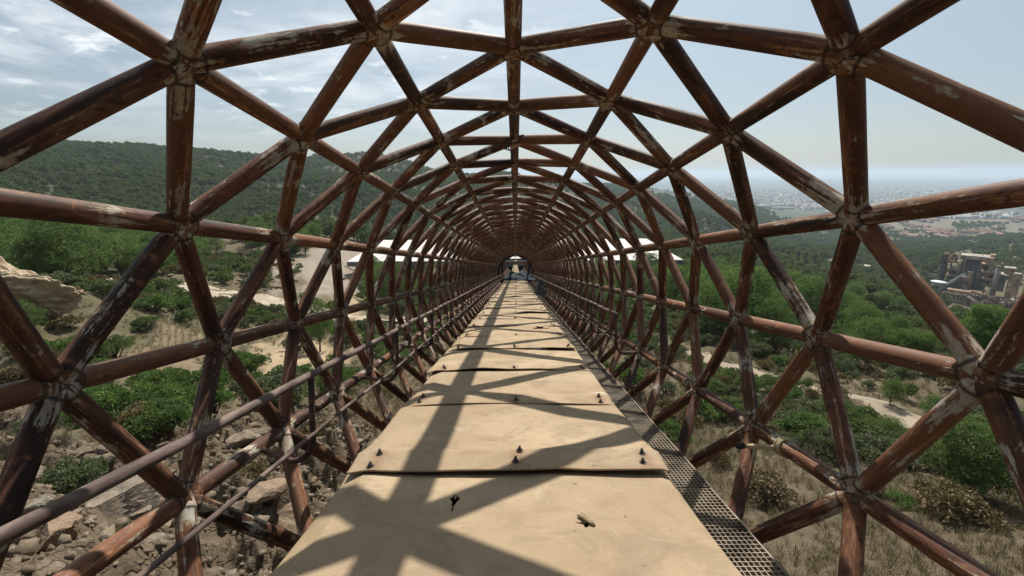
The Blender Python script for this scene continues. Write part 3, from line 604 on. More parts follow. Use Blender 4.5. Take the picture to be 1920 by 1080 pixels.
def build_cover():
    root = empty('conveyor_cover', mat=TUBE); tag(root, 'long flat conveyor cover of overlapping bolted beige sheets inside the lattice tube', 'conveyor')
    nut = nut_mesh(); rest = MB(); nb = 0
    holes = {0: [(-0.10, 0.40, 0.010, 0.045)], 4: [(0.185, 0.33, 0.06, 0.085)], 5: []}
    for j in range(-3, 76):
        y = SEAM0 + PAN*(j - 0)
        lip = (0.3 if j == 1 else random.uniform(0.08, 0.30)); wav = 0.2 if j in (0, 1) else random.uniform(0.25, 0.7)
        jj = j + 1   # sheets are counted from the one under the camera
        hi = j in (-1, 0) or j == 4
        hl = {-1: [(-0.154, 0.489, 0.008, 0.030), (0.147, 0.384, 0.013, 0.010)], 4: [(0.225, 0.50, 0.062, 0.085)]}.get(j, ())
        me = panel_mesh(j, 0.62 if j == 0 else lip, wav, 260 if hl else (110 if j < 8 else 24), 210 if hl else (70 if j < 8 else 12), hl)
        o = link(D.objects.new('panel', me), root); o.location = (0, y, DECK_Z)
        for x in (-0.405, -0.005, 0.355):
            for dy in (0.028, 0.085):
                if random.random() < 0.12 or (x == -0.005 and dy > 0.05 and j % 3): continue
                px, py = x + random.uniform(-0.012, 0.012), dy + random.uniform(-0.01, 0.01)
                vz = np.empty(len(me.vertices)*3, np.float32); me.vertices.foreach_get('co', vz); vz = vz.reshape(-1, 3)
                up = vz[:len(vz)//2]; z = up[np.argmin((up[:, 0]-px)**2 + (up[:, 1]-py)**2), 2]
                if nb < 300 and -2 < j < 55:
                    b = link(D.objects.new('bolt', nut), o); b.location = (px, py, z - 0.001); b.rotation_euler = (random.uniform(-.12, .12), random.uniform(-.12, .12), random.uniform(0, 1)); nb += 1
                else: rest.box(px-0.009, px+0.009, y+py-0.009, y+py+0.009, DECK_Z+z, DECK_Z+z+0.022)
    tag(rest.build('bolts', MAT['bolt_steel'], root), kind='stuff')
    # torn tongue of sheet curling out of the near panel
    fl = MB(); pts = []
    for a in range(7):
        s_ = a/6
        for b in range(4): pts.append((0.133 + 0.028*s_ + 0.006*(b/3), SEAM0 - PAN + 0.412 - 0.040*s_ + 0.016*math.sin(s_*3.1)*(b/3), DECK_Z + 0.012 + 0.009*math.sin(s_*3.1)*(b/3)))
    fl.add(pts, [(a*4+b, a*4+b+1, (a+1)*4+b+1, (a+1)*4+b) for a in range(6) for b in range(3)])
    o = fl.build('torn_flap', MAT['beige_belt_cover'], root, True); so = o.modifiers.new('thick', 'SOLIDIFY'); so.thickness = 0.006
    fl2 = MB(); fl2.add([(0.255, 4.17, DECK_Z+.01), (0.30, 4.15, DECK_Z+.012), (0.285, 4.23, DECK_Z+.04), (0.265, 4.24, DECK_Z+.03)], [(0,1,2,3)])
    so = fl2.build('torn_flap', MAT['beige_belt_cover'], root).modifiers.new('thick', 'SOLIDIFY'); so.thickness = 0.007
    y0, y1 = -1.2, SEAM0 + PAN*76
    for x0, x1 in ((-0.43, -0.37), (0.32, 0.38)):
        b = MB(); b.box(x0, x1, y0, y1, DECK_Z-0.26, DECK_Z-0.03); b.build('side_beam', MAT['dark_steel'], root)
    b = MB(); b.box(-0.36, 0.31, y0, y1, DECK_Z-0.20, DECK_Z-0.17); b.build('belt', MAT['tarp'], root)
    for i in range(-1, 22):
        y = 1.0 + i*2.15
        for x in (-0.40, 0.35):
            b = MB(); b.box(x-0.03, x+0.03, y-0.03, y+0.03, -1.20, DECK_Z-0.27); b.build('leg', MAT['dark_steel'], root)
    return root
cover = build_cover()
# second span's cover
root2 = empty('conveyor_cover', mat=FRAME2); tag(root2, 'weathered run of conveyor cover continuing past the dark portal', 'conveyor')
me2 = panel_mesh(300, 0.3, 0.6, 12, 10)
for j in range(0, 84):
    o = link(D.objects.new('panel', me2), root2); o.location = (0, PITCH_Y*N0 - 0.3 + PAN*j, DECK_Z)

# ------------------------------------------------------------------ walkway gratings
def build_grating(sx, label):
    root = empty('walkway_grating', mat=TUBE); tag(root, label, 'grating')
    xin, xout, z = 0.43, (1.385 if sx > 0 else 1.25), -1.13; L = 1.06
    m = MB()
    for k in range(33):
        x = xin + (xout-xin)*k/32; m.box(x-0.0022, x+0.0022, 0, L, z-0.03, z)
    for k in range(28):
        y = 0.012 + k*(L-0.024)/27; m.box(xin, xout, y-0.0025, y+0.0025, z-0.008, z+0.002)
    m.box(xin-.004, xin+.002, 0, L, z-.035, z+.004); m.box(xout-.002, xout+.006, 0, L, z-.04, z+.006)
    if sx < 0: m.v = [(-a, b, c_) for a, b, c_ in m.v]; m.f = [f[::-1] for f in m.f]
    me = m.mesh('grating_panel', MAT['grating_steel'])
    for j in range(-1, 44):
        o = link(D.objects.new('grating_panel', me), root); o.location = (random.uniform(-.006, .006), j*1.075, random.uniform(-.004, .004))
    b = MB()
    for j in range(-1, 22):
        y = 1.0 + j*2.15; b.box(0.2 if sx > 0 else 0.02-xout, xout-0.02 if sx > 0 else -0.2, y-0.04, y+0.04, z-0.13, z-0.045)
    b.build('cross_beams', MAT['dark_steel'], root)
    b = MB(); x = sx*(xout+0.03); b.box(x-0.02, x+0.02, -1, 47, z-0.10, z-0.042); b.build('edge_beam', MAT['post_steel'], root)
    d = MB(); g = np.random.default_rng(5 if sx > 0 else 6)
    for k in range(70):
        x, y, s_ = sx*g.uniform(0.5, 1.1), g.uniform(1.2, 14), g.uniform(0.006, 0.022); d.box(x-s_, x+s_, y-s_*0.7, y+s_*0.7, z+0.003, z+0.003+s_*0.5, None)
    tag(d.build('grit', MAT['grating_steel'], root), kind='stuff')
build_grating(1, 'rusty grid walkway between beige cover and right side of the tube')
build_grating(-1, 'rusty grid walkway mostly hidden left of the beige cover')

# ------------------------------------------------------------------ handrails
def build_rail(sx, y0, posts, label):
    root = empty('handrail', mat=TUBE); tag(root, label, 'handrail'); X = 1.352 if sx < 0 else 1.45; zt, zl = -0.222, -0.61; y1 = 47.2
    n = 60; wob = lambda y: 0.008*math.sin(y*0.9) + 0.006*math.sin(y*2.3)
    top = [(sx*(X + wob(y)), y, zt + 0.5*wob(y+3)) for y in np.linspace(y0, y1, n)]
    m = MB(); m.tube(top, 0.0245, 14); m.build('top_rail', MAT['handrail_steel'], root, True)
    m = MB(); m.tube([(sx*(X-0.02 + wob(y)), y, zl + 0.5*wob(y)) for y in np.linspace(y0, y1, n)], 0.0135, 10); m.build('lower_rail', MAT['handrail_steel'], root, True)
    m = MB(); pts = [(0, 0, zt - 0.01), (0, 0, -0.61)]
    for a in np.linspace(0, math.pi/2, 10): pts.append((sx*0.16*(1-math.cos(a)), 0.03*(1-math.cos(a)), -0.64 - 0.17*math.sin(a)))
    pts.append((sx*0.50, 0.26, -0.82)); m.tube(pts, 0.0205, 12); me = m.mesh('post', MAT['post_steel'], True)
    for y in posts:
        o = link(D.objects.new('post', me), root); o.location = (sx*X, y, 0)
build_rail(-1, -0.6, [0.8 + 2.15*k for k in range(0, 22)], 'rusty tubular handrail with curved posts along the left side')
build_rail(1, 6.55, [6.6 + 2.15*k for k in range(0, 19)], 'rusty tubular handrail starting partway along the right side')

# ------------------------------------------------------------------ loose things in the tube
def crumple(name, w, d, h, seed, mat, parent=None, n=18):
    g = np.random.default_rng(seed); X, Y = np.meshgrid(np.linspace(-1, 1, n), np.linspace(-1, 1, n), indexing='ij')
    Z = (1 - np.clip(np.maximum(abs(X), abs(Y)), 0, 1)**3)*(0.5 + 0.9*(np.abs(fbm(X*2.2+seed, Y*2.2, seed, 4)-0.5)*2)); V = np.stack([X*w/2*(1+0.15*fbm(Y*3, X*3, seed+3, 2)), Y*d/2, Z*h], -1).reshape(-1, 3)
    i, k = np.meshgrid(np.arange(n-1), np.arange(n-1), indexing='ij'); q = np.stack([i*n+k, (i+1)*n+k, (i+1)*n+k+1, i*n+k+1], -1).reshape(-1, 4)
    o = link(D.objects.new(name, np_mesh(name, V, q, MAT[mat], False)), parent); sm = o.modifiers.new('thick', 'SOLIDIFY'); sm.thickness = 0.01; return o
t_ = empty('tarpaulin', mat=TUBE @ Matrix.Translation((0.12, 20.6, DECK_Z + 0.02))); tag(t_, 'crumpled dark tarpaulin heaped across the far end of the beige cover', 'tarpaulin')
crumple('folded_sheet', 1.35, 1.5, 0.42, 3, 'tarp', t_); o = crumple('loose_edge', 0.8, 0.9, 0.16, 8, 'tarp', t_); o.location = (0.35, -0.85, 0)
def hanging_cloth():
    n = 16; V = []
    for a in range(n):
        for b in range(n):
            s_, z = b/(n-1) - 0.5, a/(n-1); w = 0.10 + 0.30*math.sin(min(1, z*1.3)*math.pi*0.62)
            V.append((0.05*math.sin(s_*14 + z*2) + 0.04*math.sin(z*7), s_*w*2, -z*1.15))
    q = [(a*n+b, a*n+b+1, (a+1)*n+b+1, (a+1)*n+b) for a in range(n-1) for b in range(n-1)]
    m = MB(); m.add(V, q); o = m.build('hanging_cloth', MAT['cloth'], None, True); o.matrix_world = TUBE @ Matrix.Translation((1.43, 26, -0.24)) @ Matrix.Rotation(R(65), 4, 'Z')
    so = o.modifiers.new('thick', 'SOLIDIFY'); so.thickness = 0.012; tag(o, 'grey cloth hanging from the right handrail near the far end', 'cloth')
hanging_cloth()
def lamp_bracket():
    root = empty('lamp_bracket', mat=TUBE @ Matrix.Translation((0, 4.95, 1.835))); tag(root, 'small bent black bracket hanging under the ridge pipe', 'bracket')
    m = MB(); m.beam((-0.10, -0.05, -0.02), (0.10, 0.02, 0.055), 0.012, 0.02); m.build('arm', MAT['dark_steel'], root)
    m = MB(); m.tube([(0.035, 0, 0.06), (0.04, 0, 0.11), (0.03, 0, 0.2)], 0.006, 6); m.build('hanger', MAT['dark_steel'], root)
    m = MB()
    for a, b in (((-.11,-.05,-.03),(-.10,-.05,-.11)),((-.075,-.05,-.02),(-.06,-.05,-.12)),((-.11,-.05,-.03),(-.06,-.05,-.075)),((-.10,-.05,-.11),(-.055,-.05,-.07)),((-.115,-.05,-.10),(-.04,-.05,-.125)),((-.03,-.05,-.01),(-.06,-.05,-.08))): m.beam(a, b, 0.011)
    m.build('cage', MAT['dark_steel'], root)
    m = MB(); m.beam((-0.05, -0.05, -0.115), (0.05, -0.02, -0.06), 0.04, 0.008); m.build('plate', MAT['orange_steel'], root)
lamp_bracket()
def rope_knot():
    p = node(5, 0) + (node(5, 1) - node(5, 0))*0.62; root = empty('rag_knot', mat=TUBE @ Matrix.Translation(p)); tag(root, 'pale frayed strap knotted round a low chord pipe on the right', 'strap')
    for k in range(3):
        m = MB(); a = np.linspace(0, 2*math.pi, 17); m.tube([(0.06*math.cos(x), -0.03 + 0.03*k + 0.012*math.sin(x+k), 0.06*math.sin(x)) for x in a], 0.009, 6); m.build('loop', MAT['dry_straw_cloth'], root, True)
    m = MB(); m.tube([(-0.05, 0.03, -0.02), (-0.11, 0.09, -0.03), (-0.16, 0.12, -0.045), (-0.20, 0.15, -0.05)], [0.02, 0.016, 0.022, 0.012], 8); m.build('tail', MAT['dry_straw_cloth'], root, True)
    m = MB(); m.tube([(-0.20, 0.15, -0.05), (-0.23, 0.17, -0.055), (-0.26, 0.18, -0.06)], [0.02, 0.03, 0.012], 8); m.build('burnt_end', MAT['dark_steel'], root, True)
simple('dry_straw_cloth', (0.34, 0.27, 0.16), (0.52, 0.43, 0.28), 30, 0.95)
rope_knot()

# ------------------------------------------------------------------ haze
ZB, ZT = float(HG.min()) - 3.0, max(75.0, float(HG.max()) + 25.0)
def build_haze():
    m = MB(); m.box(-38000, 38000, -36000, 38000, ZB, ZT); mt = D.materials.new('haze_air'); mt.use_nodes = True; nt = mt.node_tree; nt.nodes.clear()
    out = nt.nodes.new('ShaderNodeOutputMaterial'); v = nt.nodes.new('ShaderNodeVolumePrincipled'); v.inputs['Color'].default_value = (0.72, 0.87, 1.0, 1)
    v.inputs['Density'].default_value = 0.000095; v.inputs['Anisotropy'].default_value = 0.2; nt.links.new(v.outputs[0], out.inputs['Volume'])
    o = m.build('haze', mt); tag(o, 'thin pale blue summer haze over valley and plain', 'haze', kind='stuff')
build_haze()

# ------------------------------------------------------------------ open shed crossing beyond the tube
def build_shed():
    root = empty('open_shed'); tag(root, 'long open sided shed with pale pinkish white roof crossing the valley below', 'shed')
    A, B = at(652, 488, 120), at(1281, 489, 120); C_, E_ = at(700, 448, 136), at(1250, 449, 136); ze = (A.z + B.z)/2; zr = (C_.z + E_.z)/2
    y0 = (A.y + B.y)/2; xl, xr = A.x, B.x; y0 = min(A.y, B.y); yr = y0 + 17; y1 = yr + 17; gx = 4.5
    nrf = 22
    for k in range(nrf):         # roof sheets, front slope then back slope
        xa, xb = xl + (xr-xl)*k/nrf, xl + (xr-xl)*(k+1)/nrf - 0.10; ta, tb = k/nrf, (k+1)/nrf
        ia = xl + gx + (xr-xl-2*gx)*ta; ib = xl + gx + (xr-xl-2*gx)*tb - 0.10
        m = MB(); dz = 0.05*(k % 2)
        m.add([(xa, y0, ze+dz), (xb, y0, ze+dz), (ib, yr, zr+dz), (ia, yr, zr+dz), (xa, y0, ze-.18+dz), (xb, y0, ze-.18+dz), (ib, yr, zr-.18+dz), (ia, yr, zr-.18+dz)], [(0,1,2,3),(7,6,5,4),(0,4,5,1),(1,5,6,2),(2,6,7,3),(3,7,4,0)])
        m.build('roof_sheet', MAT['roof_white'], root)
    m = MB(); m.add([(xl, y1, ze), (xr, y1, ze), (xr-gx, yr+.05, zr), (xl+gx, yr+.05, zr)], [(0,1,2,3)]); m.add([(xl, y0, ze), (xl+gx, yr, zr), (xl, y1, ze)], [(0,1,2)]); m.add([(xr, y0, ze), (xr, y1, ze), (xr-gx, yr, zr)], [(0,1,2)])
    m.build('roof_back', MAT['roof_white'], root)
    b = MB(); b.box(xl, xr, y0-0.15, y0+0.1, ze-1.25, ze-0.2); b.build('eave_fascia', MAT['shed_steel'], root)
    b = MB(); b.box(xl+1, xr-1, y0+2.2, y0+2.7, ze-4.3, ze-3.2); b.build('crane_beam', MAT['shed_steel'], root)
    for k in range(14):
        x = xl + 1.5 + (xr-xl-3)*k/13
        for y in (y0+2.5, y1-2.5):
            g = float(ground(x, y)); b = MB(); b.box(x-.3, x+.3, y-.25, y+.25, g-1, ze-1.0 + (0.8 if y > yr else 0.5)); b.build('column', MAT['shed_steel'], root)
        b = MB(); b.beam((x-2.2, y0+0.1, ze-1.2), (x, y0+2.3, ze-3.2), 0.22); b.beam((x+2.2, y0+0.1, ze-1.2), (x, y0+2.3, ze-3.2), 0.22); b.build('brace', MAT['shed_steel'], root)
    b = MB(); b.box(xl+4, xr-4, y1-3.0, y1-2.7, min(float(ground(xl, y1)), float(ground(xr, y1)))-1, ze-1.0); b.build('back_wall', MAT['plant_dark'], root)
    return (xl, xr, y0, y1)
SHED = build_shed()

# ------------------------------------------------------------------ cement works down in the valley
PR_ = 560.0
def pw(u, v, dr=0.0): return at(u, v, PR_ + dr)
TAN = (pw(1830, 540) - pw(1790, 540)); TAN.z = 0; TAN.normalize(); AWAY = Vector((-TAN.y, TAN.x, 0))
if AWAY.y < 0: AWAY = -AWAY
def block(m, u0, u1, vt, vb, dr=0.0, depth=10.0, lean=0.0):
    """box with its front face between two columns of the picture, at the works' distance"""
    a, b = pw(u0, vb, dr), pw(u1, vb, dr); zt = pw((u0+u1)/2, vt, dr).z; z0 = min(a.z, b.z); d = AWAY*depth; l = TAN*lean
    lo = [Vector((p.x, p.y, z0)) for p in (a, b, b+d, a+d)]; hi = [Vector((p.x, p.y, zt)) + l for p in (a, b, b+d, a+d)]
    m.add(lo + hi, [(3,2,1,0),(4,5,6,7),(0,1,5,4),(1,2,6,5),(2,3,7,6),(3,0,4,7)])
def frame_tower(m, u0, u1, vt, vb, dr, depth, levels, w=0.5, lean=0.0):
    a, b = pw(u0, vb, dr), pw(u1, vb, dr); zt, z0 = pw((u0+u1)/2, vt, dr).z, min(a.z, b.z) - 3; d = AWAY*depth; base = [a, b, b+d, a+d]
    P = lambda k, s_: Vector((base[k].x, base[k].y, z0 + (zt-z0)*s_)) + TAN*lean*s_
    for k in range(4): m.beam(P(k, 0), P(k, 1), w)
    for l in range(1, levels+1):
        s0, s1 = (l-1)/levels, l/levels
        for k in range(4):
            m.beam(P(k, s1), P((k+1) % 4, s1), w*0.8); m.beam(P(k, s0), P((k+1) % 4, s1), w*0.5)
def gnd(u, v, r=PR_): p = at(u, v, r); return float(ground(p.x, p.y))
def works():
    GRP = 'buildings of the derelict cement works'
    r = empty('silo_block', pw(1825, 523)); tag(r, 'block of four tall grey cement silos under a pale flat roof', 'silo', GRP)
    inv = Matrix.Translation(-r.location)
    def put(m, name, mat, root, smooth=False):
        o = m.build(name, MAT[mat], None, smooth); o.parent = root; o.matrix_parent_inverse = Matrix.Translation(-root.location); return o
    for k in range(4):
        ua, ub = 1801 + 12.2*k, 1801 + 12.2*(k+1); a, b = pw((ua+ub)/2, 528, 4), pw(ub, 528, 4); rad = abs((b-a).dot(TAN)); zt = pw(1822, 484, 4).z
        m = MB(); m.tube([(a.x, a.y, a.z-8), (a.x, a.y, zt)], rad, 20); put(m, 'silo', 'concrete_grey', r, True)
    m = MB(); block(m, 1800, 1862, 480.5, 484.5, -3, 16); put(m, 'roof_slab', 'concrete', r)
    m = MB(); block(m, 1797, 1803, 484, 526, -3, 8); put(m, 'stair_tower', 'dusty_steel', r)
    m = MB(); block(m, 1856, 1866, 478, 486, -3, 8); put(m, 'head_house', 'dusty_steel', r)
    for u in range(1806, 1862, 9): m = MB(); block(m, u, u+1.2, 478, 480.5, 2, 1); put(m, 'roof_vent', 'dusty_steel', r)

    r = empty('kiln_tower', pw(1780, 523)); tag(r, 'open dark tower of steel floors and ducts left of the silos', 'tower', GRP)
    m = MB(); frame_tower(m, 1776, 1797, 480, 526, -4, 9, 5, 0.6); put(m, 'frame', 'plant_dark', r)
    for v in (490, 503, 515): m = MB(); block(m, 1775, 1799, v, v+1.6, -5, 10); put(m, 'floor_slab', 'dusty_steel', r)
    m = MB(); block(m, 1779, 1790, 505, 521, -3, 6); put(m, 'machine', 'plant_dark', r)
    m = MB(); pts = [pw(1777, 490, -6), pw(1784, 480, -6), pw(1789, 476.5, -6), pw(1793, 478, -6), pw(1792, 490, -6)]; m.tube(pts, 1.1, 8); put(m, 'duct', 'dusty_steel', r, True)
    r = empty('leaning_elevator', pw(1764, 523)); tag(r, 'dark slender elevator leaning against the open steel tower', 'tower', GRP)
    m = MB(); m.beam(pw(1763, 526, -2), pw(1774.5, 477, -2), 3.2, 3.0); put(m, 'casing', 'plant_dark', r); m = MB(); block(m, 1770, 1779, 475, 479, -3, 4); put(m, 'head', 'dusty_steel', r)

    r = empty('round_store', pw(1757, 545)); tag(r, 'round grey store with a white domed roof at the left of the works', 'tank', GRP)
    c_ = pw(1757, 548, -10); rad = abs((pw(1773, 548, -10)-c_).dot(TAN)); zt = pw(1757, 529, -10).z; m = MB(); m.tube([(c_.x, c_.y, c_.z-8), (c_.x, c_.y, zt)], rad, 24); put(m, 'wall', 'concrete_grey', r, True)
    m = MB(); m.tube([(c_.x, c_.y, zt), (c_.x, c_.y, zt+0.9), (c_.x, c_.y, zt+1.0), (c_.x, c_.y, zt+1.3)], [rad+.5, rad+.5, rad*0.95, rad*.12], 24); put(m, 'roof', 'white_metal', r)
    r = empty('conveyor_gallery', pw(1771, 535)); tag(r, 'white inclined gallery rising from the round store to the crusher house', 'gallery', GRP)
    m = MB(); m.beam(pw(1768, 537, -12), pw(1807, 514, -8), 1.5, 1.7); m.beam(pw(1807, 514, -8), pw(1811, 514, -8), 1.5, 1.7); put(m, 'gallery', 'white_metal', r)
    m = MB(); m.beam(pw(1788, 545, -10), pw(1788, 526, -10), 0.5); m.beam(pw(1798, 540, -9), pw(1798, 520, -9), 0.5); put(m, 'trestle', 'dusty_steel', r)
    r = empty('crusher_house', pw(1808, 545)); tag(r, 'dusty stepped crusher house below the four silos', 'building', GRP)
    m = MB(); block(m, 1800, 1818, 520, 545, -14, 8); put(m, 'wall', 'dusty_steel', r); m = MB(); block(m, 1812, 1822, 510, 520, -13, 6); put(m, 'upper_room', 'dusty_steel', r)
    m = MB(); block(m, 1799, 1819, 519, 520.5, -15, 9); put(m, 'roof', 'concrete', r)
    for k in range(3): m = MB(); block(m, 1802+5*k, 1805+5*k, 526, 534, -14.3, 0.4); put(m, 'window', 'plant_dark', r)

    r = empty('open_frame_hall', pw(1790, 575)); tag(r, 'roofless hall of pale concrete columns in front of the works', 'building', GRP)
    for k in range(8):
        for dr in (-34, -24): m = MB(); u = 1768 + 6.2*k; m.beam(pw(u, 584, dr) - Vector((0,0,4)), pw(u, 546 + 0.9*k*(1 if dr < -30 else 0.6), dr), 0.8); put(m, 'column', 'dusty_steel', r)
    for v in (547, 560, 573):
        m = MB(); m.beam(pw(1768, v, -34), pw(1812, v+8, -34), 0.8); m.beam(pw(1768, v, -24), pw(1812, v+5, -24), 0.7); put(m, 'beam', 'concrete', r)
    m = MB(); block(m, 1774, 1822, 545, 549, -30, 8); put(m, 'deck', 'dusty_steel', r)
    m = MB(); block(m, 1782, 1812, 566, 584, -22, 6); put(m, 'inner_wall', 'concrete', r)
    m = MB(); m.beam(pw(1815, 556, -36), pw(1834, 570, -36), 3.0, 1.4); put(m, 'ramp', 'concrete', r)

    r = empty('preheater_tower', pw(1853, 551)); tag(r, 'tall rusty preheater tower of frames and pipes right of the silos', 'tower', GRP)
    m = MB(); frame_tower(m, 1842, 1865, 492, 552, -16, 8, 6, 0.55); put(m, 'frame', 'dusty_steel', r)
    for v in (495, 509, 522, 535): m = MB(); block(m, 1840, 1867, v, v+1.4, -17, 9); put(m, 'floor_slab', 'dusty_steel', r)
    for u, v0, v1 in ((1846, 497, 508), (1858, 511, 521), (1849, 524, 534)): m = MB(); p = pw(u, v1, -13); m.tube([p, Vector((p.x, p.y, pw(u, v0, -13).z))], [1.2, 2.3], 10); put(m, 'cyclone', 'plant_dark', r)
    m = MB(); block(m, 1847, 1862, 484, 493, -14, 6); put(m, 'top_room', 'dusty_steel', r)
    r = empty('vent_stack', pw(1856, 556)); tag(r, 'straight grey vent stack standing before the preheater tower', 'chimney', GRP)
    p = pw(1856.5, 560, -24); m = MB(); m.tube([p, Vector((p.x, p.y, pw(1856, 498, -24).z))], [1.35, 1.15], 14); put(m, 'shaft', 'concrete_grey', r, True); m = MB(); q = pw(1856, 498, -24); m.tube([(p.x, p.y, q.z-.5), (p.x, p.y, q.z+.6)], 1.5, 14); put(m, 'rim', 'dusty_steel', r)
    r = empty('grey_hall', pw(1870, 540)); tag(r, 'plain grey hall between vent stack and box house on stilts', 'building', GRP)
    m = MB(); block(m, 1862, 1881, 515, 545, 2, 12); put(m, 'wall', 'concrete_grey', r); m = MB(); block(m, 1861, 1882, 513.5, 515, 1, 14); put(m, 'roof', 'concrete', r)
    for k in range(3): m = MB(); block(m, 1865+5.5*k, 1868+5.5*k, 520, 526, 1.6, 0.5); put(m, 'window', 'plant_dark', r)
    r = empty('stilt_house', pw(1894, 545)); tag(r, 'pale box house on tall thin stilts at the right of the works', 'building', GRP)
    m = MB(); block(m, 1884, 1905, 504, 514, -8, 7); put(m, 'wall', 'dusty_steel', r); m = MB(); block(m, 1883, 1906, 502.5, 504, -9, 9); put(m, 'roof', 'concrete', r)
    m = MB(); frame_tower(m, 1885, 1896, 514, 556, -8, 6, 4, 0.5, -0.5); put(m, 'stilts', 'dusty_steel', r)
    r = empty('slanting_shaft', pw(1895, 564)); tag(r, 'thick tan shaft leaning to the right beside the stilt house', 'tower', GRP)
    m = MB(); m.beam(pw(1893, 568, -28), pw(1908, 514.5, -28), 4.2, 3.6); put(m, 'casing', 'dusty_steel', r); m = MB(); block(m, 1902, 1915, 513, 516, -29, 5); put(m, 'head', 'concrete', r)
    r = empty('pipe_bridge', pw(1850, 565)); tag(r, 'long tan duct stepping down across the front of the works', 'duct', GRP)
    m = MB(); m.tube([pw(1822, 545, -32), pw(1850, 556, -32), pw(1868, 563, -32), pw(1873, 572, -32), pw(1882, 577, -32), pw(1900, 572, -32)], 1.0, 8); put(m, 'duct', 'dusty_steel', r, True)
    for u, v in ((1835, 550), (1852, 557), (1866, 562)): m = MB(); m.beam(pw(u, v, -32), pw(u, v+16, -32), 0.5); put(m, 'trestle', 'plant_dark', r)
    r = empty('lean_to_roofs', pw(1905, 570)); tag(r, 'two low tan canopy roofs at the lower right of the works', 'canopy', GRP)
    m = MB(); block(m, 1895, 1922, 564, 566, -40, 10); put(m, 'roof', 'concrete', r); m = MB(); block(m, 1876, 1896, 568, 570, -38, 8); put(m, 'roof', 'concrete', r)
    for u in (1878, 1893, 1898, 1915): m = MB(); m.beam(pw(u, 569, -36), pw(u, 584, -36), 0.6); put(m, 'post', 'dusty_steel', r)
    r = empty('mill_drum', pw(1888, 600)); tag(r, 'rusting mill drum and steel scrap below the canopy roofs', 'machine', GRP)
    p = pw(1885, 600, -60); m = MB(); m.tube([p - TAN*4, p + TAN*4], 3.0, 18); put(m, 'drum', 'dusty_steel', r, True)
    for k in range(9): m = MB(); a = pw(1868 + 6*k, 588 + (k*7) % 14, -58); m.beam(a, a + TAN*random.uniform(3, 9) + Vector((0, 0, random.uniform(-1.5, 2.5))), random.uniform(0.5, 1.2)); put(m, 'scrap_beam', random.choice(['dusty_steel', 'plant_dark', 'concrete']), r)
    r = empty('scrap_heap', pw(1862, 585)); tag(r, 'tangle of rusty beams and broken frames spread along the foot of the works', 'scrap', GRP); g = np.random.default_rng(8)
    for k in range(70):
        u, v = g.uniform(1815, 1918), g.uniform(553, 598); a = pw(u, v, -20 - (v-553)*0.9); z = float(ground(a.x, a.y)); a.z = max(a.z, z)
        b = a + TAN*g.uniform(-7, 7) + Vector((0, 0, g.uniform(-1.0, 5.5))) + AWAY*g.uniform(-3, 3); m = MB(); m.beam(a, b, g.uniform(0.25, 0.8)); put(m, 'beam', str(g.choice(['dusty_steel', 'plant_dark', 'concrete', 'dusty_steel'])), r)
    for k in range(6):
        u = 1820 + 16*k + g.uniform(-4, 4); v = g.uniform(560, 584); m = MB(); frame_tower(m, u, u+g.uniform(6, 11), v-g.uniform(8, 16), v+8, -30 - k*3, 6, 3, 0.4); put(m, 'frame', 'dusty_steel', r)
    # sheds and tank in front of the valley road
    for (u0, u1, vt, vb, rr, lab) in ((1547, 1571, 505, 514, 480, 'low flat roofed shed by the pale works road'), (1480, 1512, 488, 493, 620, 'long low shed beside the pale works road at the wood edge'), (1700, 1726, 516, 521, 640, 'small white roofed store left of the round tank'), (1734, 1752, 519, 526, 640, 'low grey shed roof between trees and round tank')):
        a, b = at(u0, vb, rr), at(u1, vb, rr); zt = at((u0+u1)/2, vt, rr).z; root = empty('low_shed', a); tag(root, lab, 'shed'); d = Vector((-(b-a).y, (b-a).x, 0)).normalized()*10
        g0 = min(float(ground(a.x, a.y)), float(ground(b.x, b.y))) - 1; m = MB(); lo = [Vector((p.x, p.y, min(g0, zt-2))) for p in (a, b, b+d, a+d)]; hi = [Vector((p.x, p.y, zt-.6)) for p in (a, b, b+d, a+d)]
        fs = [(3,2,1,0),(4,5,6,7),(0,1,5,4),(1,2,6,5),(2,3,7,6),(3,0,4,7)]; m.add(lo+hi, fs); put(m, 'wall', 'concrete_grey', root)
        m = MB(); e = (b-a).normalized()*0.8; m.add([p + w for p, w in zip(hi, (-e, e, e, -e))] + [p + w + Vector((0,0,.6)) for p, w in zip(hi, (-e, e, e, -e))], fs); put(m, 'roof', 'concrete', root)
    c_ = hit(1620, 511, 150); dt = math.hypot(c_.x, c_.y); q = at(1620, 498, dt).z; r = empty('concrete_tank', c_); tag(r, 'round concrete water tank standing alone in the scrub', 'tank')
    rad = (at(1632, 509, dt) - at(1620, 509, dt)).length; m = MB(); m.tube([(c_.x, c_.y, c_.z-3), (c_.x, c_.y, q)], rad, 28); put(m, 'wall', 'concrete_grey', r, True)
    m = MB(); m.tube([(c_.x, c_.y, q), (c_.x, c_.y, q+.5)], rad+.4, 28); put(m, 'roof', 'concrete', r)
    for u, v0, v1, rr in ((1495, 493, 471, 330), (1509, 498, 473, 310), (1527, 497, 476, 320)):
        p, q = at(u, v0, rr), at(u+1.5, v1, rr); g = float(ground(p.x, p.y)) - 1; root = empty('cable_mast', (p.x, p.y, g)); tag(root, {1495: 'leftmost', 1509: 'middle', 1527: 'rightmost'}[u] + ' of three thin dark lattice masts above the pine wood', 'mast', 'lattice masts above the pines')
        m = MB(); H = q.z - g
        for sx in (-1, 1):
            for sy in (-1, 1): m.beam((p.x+sx*.8, p.y+sy*.8, g), (p.x+sx*.25, p.y+sy*.25, g+H), 0.2)
